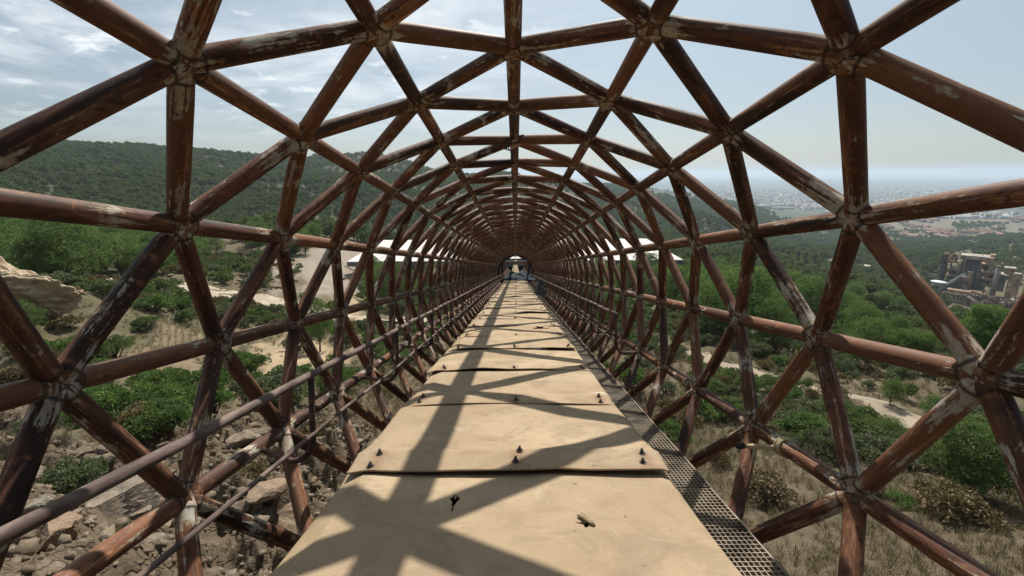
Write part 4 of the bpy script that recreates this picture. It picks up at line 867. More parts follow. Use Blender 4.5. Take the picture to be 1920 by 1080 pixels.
        for l in range(9):
            f = l/9; w = .8*(1-f)+.25*f; w2 = .8*(1-(l+1)/9)+.25*(l+1)/9
            m.beam((p.x-w, p.y-w, g+H*f), (p.x+w2, p.y-w2, g+H*(l+1)/9), 0.12); m.beam((p.x+w, p.y+w, g+H*f), (p.x-w2, p.y+w2, g+H*(l+1)/9), 0.12)
        put(m, 'lattice', 'plant_dark', root); m = MB(); m.beam((p.x-1.6, p.y, g+H*.9), (p.x+1.6, p.y, g+H*.9), 0.2); put(m, 'crossarm', 'plant_dark', root)
works()

# ------------------------------------------------------------------ town and plain
def house_mesh(w, d, h, rh):
    m = MB(); m.box(-w/2, w/2, -d/2, d/2, -2, h); wall = m.mesh('wall', MAT['plaster']); m = MB()
    o = 0.5; m.add([(-w/2-o, -d/2-o, h), (w/2+o, -d/2-o, h), (w/2+o, d/2+o, h), (-w/2-o, d/2+o, h), (-w/2-o, 0, h+rh), (w/2+o, 0, h+rh)], [(0,1,5,4),(2,3,4,5),(0,4,3),(1,2,5),(3,2,1,0)])
    return wall, m.mesh('roof', MAT['roof_tile'])
def shed_mesh(w, d, h):
    m = MB(); m.box(-w/2, w/2, -d/2, d/2, -3, h); wall = m.mesh('wall', MAT['concrete']); m = MB()
    m.add([(-w/2-.3, -d/2-.3, h), (w/2+.3, -d/2-.3, h), (w/2+.3, d/2+.3, h), (-w/2-.3, d/2+.3, h), (-w/2-.3, 0, h+1.6), (w/2+.3, 0, h+1.6)], [(0,1,5,4),(2,3,4,5),(0,4,3),(1,2,5),(3,2,1,0)]); return wall, m.mesh('roof', MAT['industrial_white'])
def town():
    hv = [house_mesh(*a) for a in ((16, 11, 7, 3), (30, 12, 8, 3), (22, 14, 10, 3.4), (48, 12, 8, 3))]; sv = [shed_mesh(*a) for a in ((70, 40, 9), (120, 45, 10), (50, 30, 8))]
    def place(name, var, p, rz, label, cat, grp):
        root = empty(name, p, rz); tag(root, label, cat, grp); link(D.objects.new('wall', var[0]), root); link(D.objects.new('roof', var[1]), root)
    g = np.random.default_rng(4)
    for k in range(170):
        u, v = g.uniform(1650, 1925), g.uniform(411, 440)
        if vnoise(u*0.03, v*0.12, 3) < 0.40: continue
        r = {0: 2000}.get(1, 1550 + (440-v)*38) + g.uniform(-60, 60); a, t = ray(u, v); x, y = r*math.sin(a), r*math.cos(a)
        place('town_house', hv[g.integers(4)], (x, y, float(ground(x, y))), -a + 0.5 + g.choice([0, 1.57]) + g.uniform(-.1, .1), 'small terracotta roofed house in the town spread over the valley floor', 'house', 'terracotta roofed houses of the town')
    for k in range(110):
        a, r = R(g.uniform(21, 50)), math.exp(g.uniform(math.log(2700), math.log(6500))); x, y = r*math.sin(a), r*math.cos(a)
        place('warehouse', sv[g.integers(3)], (x, y, float(ground(x, y))), -a + 0.4 + g.choice([0, 1.57]) + g.uniform(-.15, .15), 'long pale roofed warehouse out on the hazy industrial plain', 'warehouse', 'pale warehouses on the plain')
    V, Fq, MI = [], [], []; base = 0; n = 0
    while n < 7000:
        a, r = R(g.uniform(12, 55)), math.exp(g.uniform(math.log(2600), math.log(21000)))
        if vnoise(a*26, math.log(r)*9, 17) < 0.5: continue
        x, y = r*math.sin(a), r*math.cos(a); big = g.random() < 0.28; w, d, h = (g.uniform(30, 105), g.uniform(20, 50), g.uniform(7, 12)) if big else (g.uniform(12, 45), g.uniform(10, 25), g.uniform(6, 20))
        th = -a + 0.4 + g.choice([0, 1.57]); c_, s_ = math.cos(th), math.sin(th)
        q = np.array([(-w/2, -d/2), (w/2, -d/2), (w/2, d/2), (-w/2, d/2)]) @ np.array([[c_, s_], [-s_, c_]]) + [x, y]; z = float(ground(x, y))
        V += [(p[0], p[1], z-3) for p in q] + [(p[0], p[1], z+h) for p in q]; Fq += [(base+i, base+(i+1) % 4, base+4+(i+1) % 4, base+4+i) for i in range(4)] + [(base+4, base+5, base+6, base+7)]
        mi = 2 if big else int(g.choice([0, 1, 2], p=[.4, .35, .25])); MI += [0 if mi == 1 else mi]*4 + [mi]; base += 8; n += 1
    me = np_mesh('distant_town', np.array(V), np.array(Fq)); 
    for nm in ('plaster', 'roof_tile', 'industrial_white'): me.materials.append(MAT[nm])
    me.polygons.foreach_set('material_index', np.array(MI, np.int32)); tag(link(D.objects.new('distant_town', me)), 'countless pale roofs of towns fading into haze across the plain', 'town', kind='stuff')
    m = MB(); m.add([(-34000, 21500, -232.5), (34000, 21500, -232.5), (34000, 36500, -232.5), (-34000, 36500, -232.5)], [(0,1,2,3)]); t = NT('sea_water', 0.65, 0.2); t.col((0.05, 0.09, 0.11)); tag(m.build('sea', t.m), 'thin strip of pale sea along the hazy horizon', 'sea', kind='structure')
town()

# ------------------------------------------------------------------ rocks
def rock_mesh(seed, sub=3, flat=0.6):
    bm_ = __import__('bmesh').new(); __import__('bmesh').ops.create_icosphere(bm_, subdivisions=sub, radius=1.0); me = D.meshes.new('rock'); bm_.to_mesh(me); bm_.free()
    g = np.random.default_rng(seed); V = np.empty(len(me.vertices)*3, np.float32); me.vertices.foreach_get('co', V); V = V.reshape(-1, 3)
    for _ in range(11):
        n = g.standard_normal(3); n /= np.linalg.norm(n); d = g.uniform(0.45, 0.85); e = np.maximum(0, V @ n - d); V = V - e[:, None]*n
    V *= [g.uniform(.8, 1.25), g.uniform(.7, 1.0), flat*g.uniform(.8, 1.1)]; V += (fbm(V[:, 0]*2.5+seed*9, V[:, 1]*2.5+V[:, 2]*2, seed, 4)[:, None]-0.5)*0.22
    me.vertices.foreach_set('co', V.astype(np.float32).ravel()); me.materials.append(MAT['ochre_rock']); me.update(); return me
ROCKS = [rock_mesh(s_, 4 if s_ < 4 else 3, 0.45 + 0.08*(s_ % 4)) for s_ in range(8)]
def rock(name, p, size, label, grp, rz=None, mesh=None, sink=0.25):
    o = link(D.objects.new(name, mesh or random.choice(ROCKS))); s_ = size/2; o.scale = (s_*random.uniform(.9, 1.2), s_*random.uniform(.8, 1.1), s_*random.uniform(.75, 1.1)); o.rotation_euler = (random.uniform(-.25, .25), random.uniform(-.25, .25), rz if rz is not None else random.uniform(0, 6.28))
    o.location = (p[0], p[1], float(ground(p[0], p[1])) + s_*0.35*(1-sink*2)); tag(o, label, 'rock', grp); return o
def outcrop_mesh():
    me = rock_mesh(31, 6, 0.75); V = np.empty(len(me.vertices)*3, np.float32); me.vertices.foreach_get('co', V); V = V.reshape(-1, 3); zb = V[:, 2] + 0.25*V[:, 0]
    lay = (np.abs((zb*7) % 1 - 0.5) - 0.25)*0.10 + (fbm(V[:, 0]*6, V[:, 1]*6 + V[:, 2]*9, 5, 5) - 0.5)*0.28; V *= (1 + lay)[:, None]; me.vertices.foreach_set('co', V.ravel()); me.update(); return me
GR = 'rocks strewn over the slope left of the bridge'
for u, v, w, lab in ((220, 952, 120, 'broad flat boulder below the left handrail'), (447, 838, 62, 'rounded pale boulder just behind the low chord pipe'), (107, 1010, 90, 'low grey boulder half buried near the lower left corner'),
                     (505, 925, 85, 'cracked angular boulder under the curved rail post'), (560, 985, 80, 'big tan block against the shaded bank by the beige cover'), (470, 770, 40, 'square pale stone beside the green shrub'), (620, 800, 45, 'flat stone on the dry bank near the sloping braces'),
                     (355, 1000, 70, 'dark jagged rock between the two lowest pipes'), (412, 583, 24, 'white stone lying alone beside the gravel road')):
    p = hit(u, v); d = p.length; rock('boulder', p, w/F_PX*d*0.9, lab, GR)
g_ = np.random.default_rng(21); nst = 0
while nst < 190:
    r, a = 5.0 + 17*g_.random()**1.2, R(g_.uniform(-52, -14)); x, y = r*math.sin(a), r*math.cos(a); i = np.searchsorted(AZ, a); j = np.searchsorted(LR, math.log(r))
    if g_.random() > LW[i, j, KEYS.index('R')]*1.1: continue
    rock('stone', (x, y), (sz_ := 0.16 + 0.5*g_.random()**3), ' '.join(('large' if sz_ > .42 else ('fist sized' if sz_ < .2 else 'middling'), 'ochre stone', 'high on slope' if r > 13 else ('halfway down slope' if r > 8.5 else 'low on rocks'), 'at far left' if a < -0.7 else ('under the handrail' if a < -0.42 else 'by the beige cover'))), 'loose stones on the rocky slope'); nst += 1
for k in range(60):
    u0, u1, v0, v1, where = random.choice([(385, 470, 518, 536, 'on the far verge of the gravel road'), (280, 330, 512, 522, 'at the far left bend of the gravel road'), (330, 420, 570, 600, 'on the bank above the furrowed field'), (480, 540, 575, 592, 'on the near verge of the gravel road'), (490, 530, 536, 545, 'where gravel road meets the yard')]); sz_ = random.uniform(0.5, 1.5)
    p = hit(random.uniform(u0, u1), random.uniform(v0, v1), 20); rock('stone', p, sz_, ('large ' if sz_ > 1.1 else ('small ' if sz_ < .8 else 'middling ')) + 'tan quarry stone ' + where, 'stone heaps along the gravel road')
p = hit(22, 592, 20); o = rock('sandstone_outcrop', p, 9.0, 'layered tan sandstone outcrop rising at the far left edge', None, 0.6, outcrop_mesh(), 0.1); o.scale = (3.0, 2.3, 2.9); o.rotation_euler = (0, 0, 0.5); simple('outcrop_stone', (0.24, 0.175, 0.11), (0.46, 0.37, 0.26), 2.2, 0.95, 0.1, 0.6, 0.05, stretch=(1, 1, 3)); o.data.materials[0] = MAT['outcrop_stone']

def rubble():
    x, y, g = jitter(4.5, 26, 0.115, 77, -56, -10); W = weights_at(x, y); k = g.random(len(x)) < W[:, K('R')]*0.55*(0.2 + 1.2*vnoise(x*1.1, y*1.1, 6)); x, y = x[k], y[k]; z = ground(x, y); n = len(x)
    B = np.array([(1,0,0),(-1,0,0),(0,1,0),(0,-1,0),(0,0,1),(0,0,-.6),(.6,.6,.5),(-.6,.5,.6)]); Fb = np.array([(0,6,4),(6,2,4),(2,7,4),(7,1,4),(1,3,4),(3,0,4),(0,2,6),(2,1,7),(0,5,2),(2,5,1),(1,5,3),(3,5,0)])
    sz = (0.03 + 0.10*g.random(n)**3)[:, None, None]; V = B[None]*(1 + 0.5*g.standard_normal((n, 8, 3))*0.5)*sz*g.uniform(.6, 1.3, (n, 1, 3)); V += np.stack([x, y, z], -1)[:, None]
    tag(link(D.objects.new('rubble', np_mesh('rubble', V.reshape(-1, 3), (Fb[None] + np.arange(n)[:, None, None]*8).reshape(-1, 3), MAT['ochre_rock']))), 'small broken rubble littering the rocky slope on the left', 'rubble', kind='stuff')

# ------------------------------------------------------------------ vegetation
def leaf_cloud(lobes, n, size, seed, asp=0.45, up=0.35, inner=0.72):
    g = np.random.default_rng(seed); L = np.array([l[0] for l in lobes]); Rr = np.array([l[1] for l in lobes]); w = (Rr[:, 0]*Rr[:, 1] + Rr[:, 0]*Rr[:, 2]); k = g.choice(len(lobes), n, p=w/w.sum())
    d = g.standard_normal((n, 3)); d[:, 2] += 0.45; d /= np.linalg.norm(d, axis=1, keepdims=True); rad = inner + (1-inner)*g.random(n)**0.6
    P = L[k] + Rr[k]*d*rad[:, None]
    ax = d*0.7 + g.standard_normal((n, 3))*0.55 + [0, 0, up]; ax /= np.linalg.norm(ax, axis=1, keepdims=True); t = np.cross(ax, g.standard_normal((n, 3))); t /= np.linalg.norm(t, axis=1, keepdims=True) + 1e-9
    s_ = size*g.uniform(.6, 1.35, n)[:, None]; V = np.stack([P - ax*s_*0.5, P + t*s_*asp*0.5, P + ax*s_*0.5, P - t*s_*asp*0.5], 1).reshape(-1, 3)
    lv = np.clip(0.5 + 0.35*g.standard_normal(len(lobes))[k] + 0.25*g.standard_normal(n), 0, 1)
    return V, np.arange(4*n).reshape(-1, 4), np.repeat(lv, 4)
def lobes_pine(h, w, n, seed):
    g = np.random.default_rng(seed); out = []
    for i in range(n):
        z = h*(0.30 + 0.62*(i+0.5)/n); prof_ = math.sin(math.pi*min(1, max(0.08, (z/h-0.18)/0.86))**0.85)*0.9 + 0.15; a = i*2.4 + g.uniform(-.5, .5); rr = w/2*prof_*g.uniform(.35, .95); s_ = w*g.uniform(.15, .26)*(1 if n < 30 else 0.56)
        out.append(((rr*math.cos(a), rr*math.sin(a), z), (s_*1.1, s_*1.1, s_*0.8)))
    out.append(((0, 0, h*0.92), (w*.13, w*.13, h*.09))); return out
def trunk_mesh(lobes, h, seed, r0):
    g = np.random.default_rng(seed); m = MB(); bend = g.uniform(-.06, .06, 2)*h
    ax = lambda z: Vector((bend[0]*math.sin(z/h*2.2), bend[1]*math.sin(z/h*2.7), z)); m.tube([ax(-0.5), ax(h*.12), ax(h*.35), ax(h*.6), ax(h*.85)], [r0*1.25, r0, r0*.8, r0*.5, r0*.15], 8)
    for c_, rr in lobes[:-1:max(1, len(lobes)//26)]:
        z0 = max(h*.12, c_[2] - h*.16); a = ax(z0); b = Vector(c_); m.tube([a, (a+b)/2 + Vector((0, 0, -0.02*h)), b], [r0*.38, r0*.25, r0*.08], 5, False)
    return m.mesh('trunk', MAT['bark'], True)
def plant_set(seed, h, w, nl, n, size, mat, r0):
    lb = lobes_pine(h, w, nl, seed); V, q, lv = leaf_cloud(lb, n, size, seed, 0.32, 0.5); me = np_mesh('crown', V, q, MAT[mat]); set_attr(me, 'lv', lv, 'FLOAT'); return trunk_mesh(lb, h, seed, r0), me
PINES = [plant_set(s_, 7.0, 5.2 + 0.5*(s_ % 3), 78 + 8*(s_ % 3), 12000, 0.21, 'pine_needles', 0.16) for s_ in range(6)]
BIGPINE = [plant_set(40 + s_, 7.0, 5.6, 120, 34000, 0.19, 'pine_needles', 0.17) for s_ in range(2)]
def lobes_shrub(h, w, n, seed):
    g = np.random.default_rng(seed); out = []
    for i in range(n): a, q = g.uniform(0, 6.28), math.sqrt(g.random()); rr = w/2*q*0.82; s_ = w*g.uniform(.08, .14)*(1 if n > 20 else 1.7); out.append(((rr*math.cos(a), rr*math.sin(a), h*(0.2 + g.uniform(.3, .62)*math.sqrt(1 - 0.8*q*q))), (s_, s_, s_*0.85)))
    return out
def shrub_set(seed, n, size, mat, h=1.2, w=1.9):
    lb = lobes_shrub(h, w, 34, seed); V, q, lv = leaf_cloud(lb, n, size, seed, 0.5); V[:, 2] = np.maximum(V[:, 2], -0.05); me = np_mesh('foliage', V, q, MAT[mat]); set_attr(me, 'lv', lv, 'FLOAT')
    m = MB(); g = np.random.default_rng(seed)
    for c_, rr in lb[::3]: m.tube([(g.uniform(-.1, .1), g.uniform(-.1, .1), -0.2), (c_[0]*.5, c_[1]*.5, c_[2]*.5), c_], [.035, .025, .01], 5, False)
    return m.mesh('stems', MAT['bark']), me
SHRUBS = {'green': [shrub_set(60+k, 4500, 0.085, 'shrub_leaves') for k in range(3)], 'grey': [shrub_set(70+k, 4500, 0.085, 'grey_shrub_leaves', 1.3, 1.9) for k in range(3)], 'dry': [shrub_set(80+k, 3200, 0.09, 'dry_shrub', 0.8, 1.6) for k in range(2)]}
def far_pine(seed):
    lb = lobes_pine(6.5, 5.6, 13, seed); V, q, lv = leaf_cloud(lb, 420, 1.0, seed, 0.62); tr = MB(); tr.tube([(0, 0, -1), (0, 0, 2), (0, 0, 5)], [.2, .16, .05], 5, False)
    nV = len(V); V2 = np.array(tr.v); q2 = np.array(tr.f) + nV; me = np_mesh('far_pine', np.vstack([V, V2]), np.vstack([q, q2]), MAT['far_needles']); me.materials.append(MAT['bark'])
    mi = np.zeros(len(me.polygons), np.int32); mi[len(q):] = 1; me.polygons.foreach_set('material_index', mi); set_attr(me, 'lv', np.r_[lv, np.zeros(len(V2))], 'FLOAT'); return me
FAR = [far_pine(200+k) for k in range(4)]
def on_road(x, y, pad=1.0):
    for P, w in ROADS:
        a, b = P[:-1], P[1:]; d = b - a; t = np.clip(((x-a[:, 0])*d[:, 0] + (y-a[:, 1])*d[:, 1])/(d**2).sum(1), 0, 1)
        if np.min(np.hypot(x - a[:, 0] - t*d[:, 0], y - a[:, 1] - t*d[:, 1])) < w/2 + pad: return True
    return False
def blocked(x, y, pad=0.0):
    if abs(x) < 4.2 + pad and -8 < y < 118: return True
    if SHED[0]-2 < x < SHED[1]+2 and SHED[2]-1-pad < y < SHED[3]+2: return True
    return False
def weights_at(x, y):
    a, r = np.arctan2(x, y), np.hypot(x, y); i = np.clip(np.searchsorted(AZ, a), 0, len(AZ)-1); j = np.clip(np.searchsorted(LR, np.log(r)), 0, len(LR)-1); return LW[i, j]
def jitter(r0, r1, cell, seed, az0=-56, az1=56):
    g = np.random.default_rng(seed); n = int(r1/cell) + 1; ii, jj = np.meshgrid(np.arange(-n, n+1), np.arange(-1, n+1), indexing='ij'); x = ((ii + g.uniform(0, 1, ii.shape))*cell).ravel(); y = ((jj + g.uniform(0, 1, ii.shape))*cell).ravel()
    r, a = np.hypot(x, y), np.degrees(np.arctan2(x, y)); k = (r > r0) & (r < r1) & (a > az0) & (a < az1); return x[k], y[k], g
K = KEYS.index
rubble()
def make_tree(x, y, h, variants, label, grp, name='pine_tree', rz=None, wide=1.0, tilt=(0, 0)):
    tr, cw = random.choice(variants); root = empty(name, (x, y, float(ground(x, y)) - 0.1), rz if rz is not None else random.uniform(0, 6.28)); s_ = h/7.0; root.scale = (s_*wide, s_*wide, s_); root.rotation_euler.x, root.rotation_euler.y = tilt
    tag(root, label, 'tree', grp); link(D.objects.new('trunk', tr), root); link(D.objects.new('crown', cw), root); return root
def make_shrub(x, y, h, kind, label, grp, wide=1.0):
    st, fo = random.choice(SHRUBS[kind]); root = empty('shrub', (x, y, float(ground(x, y)) - 0.05), random.uniform(0, 6.28)); s_ = h/1.2; root.scale = (s_*wide, s_*wide, s_); tag(root, label, 'shrub', grp); link(D.objects.new('stems', st), root); link(D.objects.new('foliage', fo), root); return root
TAKEN = []
def hero(kind, u, vb, vt, label, wide=1.0, sort='green', tilt=(0, 0), variants=None, rmin=4, r=None):
    p = hit(u, vb, rmin) if r is None else None
    if r is not None: a, t = ray(u, vb); p = Vector((r*math.sin(a), r*math.cos(a), 0)); p.z = float(ground(p.x, p.y))
    rr = math.hypot(p.x, p.y); h = max(0.4, ray(u, vt)[1]*rr - p.z); TAKEN.append((p.x, p.y, h*0.45*wide))
    if kind == 'tree': make_tree(p.x, p.y, h, variants or PINES, label, 'pines standing apart on the slopes', wide=wide, tilt=tilt)
    else: make_shrub(p.x, p.y, h, sort, label, 'shrubs picked out on the slopes', wide)
hero('tree', 1815, 925, 768, 'big dark pine leaning over its own shadow at the lower right', 1.15, variants=BIGPINE, tilt=(0.1, -0.16))
hero('tree', 1838, 690, 566, 'tall dense pine right of the long sloping brace, in front of the works', 0.95, variants=BIGPINE)
hero('tree', 1700, 705, 610, 'bright green pine just beyond the right chord pipe', 1.1, variants=BIGPINE)
hero('tree', 1625, 690, 590, 'bushy pine left of the long sloping brace on the right', 1.1)
hero('tree', 1668, 760, 705, 'small young pine beside the dirt path', 0.9)
hero('tree', 1745, 790, 735, 'young pine below the dirt path near the big dark pine', 0.95)
hero('tree', 1660, 845, 775, 'pale green young pine left of the thick lower brace', 1.0)
hero('tree', 600, 660, 553, 'slender airy young tree beside the bare sandy patch', 0.62)
hero('tree', 640, 600, 545, 'airy green tree behind the sandy patch', 0.7)
hero('tree', 700, 545, 478, 'bright pine in front of the shed, left column side', 0.9)
hero('tree', 820, 575, 492, 'leafy pine growing under the left half of the shed roof', 0.9)
hero('tree', 100, 455, 412, 'dark round pine at the forest edge on the far left', 1.1, r=175)
hero('tree', 25, 510, 462, 'wide green pine behind the sandstone outcrop', 1.3)
hero('tree', 45, 640, 555, 'small pine growing in front of the sandstone outcrop', 1.0)
for u, vb, vt, wd, so, lab in ((225, 800, 705, 1.0, 'green', 'large bright green shrub left of the rocks'), (310, 815, 738, 1.0, 'green', 'dense green shrub just above the boulders'), (180, 775, 712, 1.0, 'green', 'leafy shrub behind the large green shrub'), (400, 775, 725, 0.9, 'green', 'green shrub behind the tall left brace'), (130, 905, 872, 1.0, 'green', 'low bright tuft of shrub among brown rubble'),
                       (215, 672, 622, 1.0, 'green', 'green shrub left of the furrowed field'), (275, 608, 588, 1.4, 'green', 'low rounded green shrub above the furrowed field'), (262, 620, 607, 1.6, 'green', 'flat green shrub at the top of the furrowed field'), (530, 720, 680, 1.0, 'green', 'bushy shrub below the bare sandy patch'), (470, 700, 655, 1.0, 'green', 'green shrub at the left of the bare sandy patch'), (125, 615, 575, 1.0, 'dry', 'brown dry shrub beside the outcrop'),
                       (545, 765, 735, 1.0, 'green', 'small bright shrub behind the rocks on the dry bank'), (1360, 790, 740, 1.0, 'green', 'green shrub just below the dirt path, centre right'), (1500, 800, 745, 1.0, 'grey', 'grey green bush below the dirt path'), (1590, 830, 760, 1.0, 'green', 'dark bush right of the grey green bush'), (1545, 860, 800, 1.0, 'grey', 'pale bush on the dry grass slope'), (1690, 950, 920, 1.2, 'green', 'low bright shrub at the foot of the thick lower brace'), (1400, 890, 860, 1.0, 'dry', 'straw brown shrub by the grid walkway'), (1620, 800, 760, 1.0, 'green', 'rounded bush close to the right chord pipe')):
    hero('shrub', u, vb, vt, lab, wd, so)
def free(x, y): return all((x-a)**2 + (y-b)**2 > c_*c_ for a, b, c_ in TAKEN)
def visible(x, y, z, m=60):
    q = to_px(Vector((x, y, z))); return q is not None and -m < q[0] < 1920+m and -m < q[1] < 1080+m
# pines: candidates near to far, the largest 260 become trees of their own
cand, forest = [], []
for (r0, r1, cell, hm, sd) in ((26, 160, 5.3, 1.05, 1), (160, 520, 5.2, 0.95, 2), (520, 1150, 8.6, 1.35, 3), (1150, 2300, 12.5, 1.7, 4)):
    x, y, g = jitter(r0, r1, cell, sd); W = weights_at(x, y); pw_ = W[:, K('P')]*1.0 + W[:, K('W')]*1.0 + W[:, K('S')]*0.05 + W[:, K('A')]*0.75*(vnoise(x*0.018, y*0.018, 4) > .42)
    keep = g.random(len(x)) < np.clip(pw_*1.25 - 0.1, 0, 0.96)*(1 if r0 < 160 else np.clip((fbm(x*0.012, y*0.012, 55, 4) - 0.36)*9, 0.25, 1)); x, y = x[keep], y[keep]; z = ground(x, y); hh = g.uniform(0.62, 1.12, len(x))*hm*(7.6 if r0 < 500 else 7.0)
    if r0 < 500: hh *= np.where(x > 0, 1.08, 0.9)
    for a, b, zz, h in zip(x, y, z, hh):
        q = to_px(Vector((a, b, zz + h)))
        if q and q[0] > 1230 and math.hypot(a, b) < 190:
            lim = np.interp(q[0], (1230, 1290, 1400, 1500, 1560, 1640, 1700, 1760, 1850, 1920), (462, 470, 478, 496, 522, 572, 588, 600, 640, 655)); q0 = to_px(Vector((a, b, zz)))
            lim += random.uniform(0, 1)**2*34
            if q[1] < lim: h *= (q0[1] - lim)/(q0[1] - q[1])
            if h < 3.2: continue
        if 50 < b < SHED[2] and SHED[0] < a < SHED[1] and (int(a*7+b*13) % 10) < 7: continue
        if (r0 < 200 and blocked(a, b, 2)) or (a*a + b*b < 700**2 and on_road(a, b, 2.0 if r0 < 160 else 4.5)) or not visible(a, b, zz + h*0.5): continue
        if r0 < 100 and not free(a, b): continue
        d = math.hypot(a, b); (cand if d < 230 else forest).append((a, b, zz, h, h/d))
cand.sort(key=lambda q: -q[4])
for a, b, zz, h, s_ in cand[:260]:
    right = a > 0; q = to_px(Vector((a, b, zz + h*0.5))); d = math.hypot(a, b); size = 'tall' if h > 8.2 else ('small' if h < 5.6 else 'middling'); wd = random.uniform(.85, 1.2); form = 'slender' if wd < .97 else ('broad' if wd > 1.08 else 'rounded')
    if right:
        zone = next(n for lim, n in ((1190, 'close behind tube right'), (1300, 'below shed roof end'), (1420, 'beneath the forested spur'), (1530, 'below the three dark masts'), (1640, 'below the round concrete tank'), (1760, 'below the white works track'), (9999, 'below the cement works')) if q[0] < lim)
        row = 'front edge of the wood' if d < 62 else ('middle of the wood' if d < 110 else ('back of the wood' if d < 160 else 'valley side'))
    else:
        zone = next(n for lim, n in ((120, 'behind the sandstone outcrop'), (260, 'left of first upright pipe'), (430, 'beyond the stone heaps'), (600, 'above the gravel yard'), (760, 'left of the shed'), (9999, 'behind the left side of the tube')) if q[0] < lim)
        row = 'near slope' if d < 80 else ('middle slope' if d < 140 else 'foot of the hill')
    make_tree(a, b, h, PINES, ' '.join((size, form, 'pine,', row + ',', zone)), 'pines of the right hand wood' if right else 'pines of the left hand slope', wide=wd)
forest += cand[260:]
PROTO = []
for k in range(4):
    p = hit((120, 260, 620, 1330)[k], (432, 425, 425, 440)[k], 150); o = link(D.objects.new('far_pine', FAR[k])); o.location = p; tag(o, ('rounded dark pine low on the far left hillside', 'broad pine at the foot of the left hill', 'pine on the hillside above the gravel yard', 'pine at the near edge of the right hand spur')[k], 'tree', 'forest pines'); PROTO.append(o)
def scatter(name, pts, protos, label, cat):
    P = np.array([(p[0], p[1], p[2]) for p in pts]); me = D.meshes.new(name); me.vertices.add(len(P)); me.vertices.foreach_set('co', P.astype(np.float32).ravel()); g = np.random.default_rng(len(P))
    set_attr(me, 'scl', [p[3] for p in pts], 'FLOAT'); set_attr(me, 'rot', g.uniform(0, 6.28, len(P)), 'FLOAT'); vid = g.integers(0, len(protos), len(P)); set_attr(me, 'vid', vid.astype(np.float32), 'FLOAT')
    o = link(D.objects.new(name, me)); tag(o, label, cat, kind='stuff'); ng = D.node_groups.new(name, 'GeometryNodeTree'); ng.interface.new_socket('Geometry', in_out='INPUT', socket_type='NodeSocketGeometry'); ng.interface.new_socket('Geometry', in_out='OUTPUT', socket_type='NodeSocketGeometry')
    N, L = ng.nodes, ng.links; i, ou, j = N.new('NodeGroupInput'), N.new('NodeGroupOutput'), N.new('GeometryNodeJoinGeometry')
    def at_(nm): n = N.new('GeometryNodeInputNamedAttribute'); n.data_type = 'FLOAT'; n.inputs[0].default_value = nm; return n.outputs[0]
    cx = N.new('ShaderNodeCombineXYZ'); L.new(at_('rot'), cx.inputs[2]); m2p = N.new('GeometryNodeMeshToPoints'); L.new(i.outputs[0], m2p.inputs[0])
    for k, p in enumerate(protos):
        oi = N.new('GeometryNodeObjectInfo'); oi.inputs[0].default_value = p; oi.inputs[1].default_value = True; ip = N.new('GeometryNodeInstanceOnPoints'); cmp = N.new('FunctionNodeCompare'); cmp.data_type = 'FLOAT'; cmp.operation = 'EQUAL'
        L.new(at_('vid'), cmp.inputs[0]); cmp.inputs[1].default_value = k; [setattr(s_, 'default_value', 0.1) for s_ in cmp.inputs if s_.name == 'Epsilon']
        L.new(m2p.outputs[0], ip.inputs['Points']); L.new(cmp.outputs[0], ip.inputs['Selection']); L.new(oi.outputs['Geometry'], ip.inputs['Instance']); L.new(cx.outputs[0], ip.inputs['Rotation']); L.new(at_('scl'), ip.inputs['Scale']); L.new(ip.outputs[0], j.inputs[0])
    L.new(j.outputs[0], ou.inputs[0]); md = o.modifiers.new('scatter', 'NODES'); md.node_group = ng; return o
scatter('forest', [(a, b, zz - 0.3, h/6.5) for a, b, zz, h, s_ in forest], PROTO, 'dense pine forest covering the far hillsides', 'forest')
FIELD = hit(325, 640, 8)
# shrubs: the largest 230 are things of their own
cand = []
for (r0, r1, cell, sd) in ((7.5, 40, 1.7, 11), (40, 140, 1.85, 12)):
    x, y, g = jitter(r0, r1, cell, sd); W = weights_at(x, y); pr = W[:, K('S')]*1.25 + W[:, K('D')]*0.42 + W[:, K('R')]*0.26 + W[:, K('B')]*0.03 + W[:, K('P')]*0.4 + W[:, K('F')]*0.05
    pr *= 0.45 + 1.1*vnoise(x*0.16, y*0.16, 8); keep = g.random(len(x)) < pr
    for a, b, w_ in zip(x[keep], y[keep], (W[:, K('R')] + W[:, K('D')]*0.7)[keep]):
        if blocked(a, b, 0.5) or on_road(a, b, 0.8) or not free(a, b): continue
        if math.hypot(a - FIELD.x, b - FIELD.y) < 7.5: continue
        h = g.uniform(0.4, 1.0)*(1.25 if r0 < 30 else 1.7); z = float(ground(a, b))
        if visible(a, b, z): cand.append((a, b, z, h, h/math.hypot(a, b), g.choice(['green', 'grey', 'dry'], p=([.42, .38, .20] if w_ < .4 else [.1, .25, .65]))))
cand.sort(key=lambda q: -q[4])
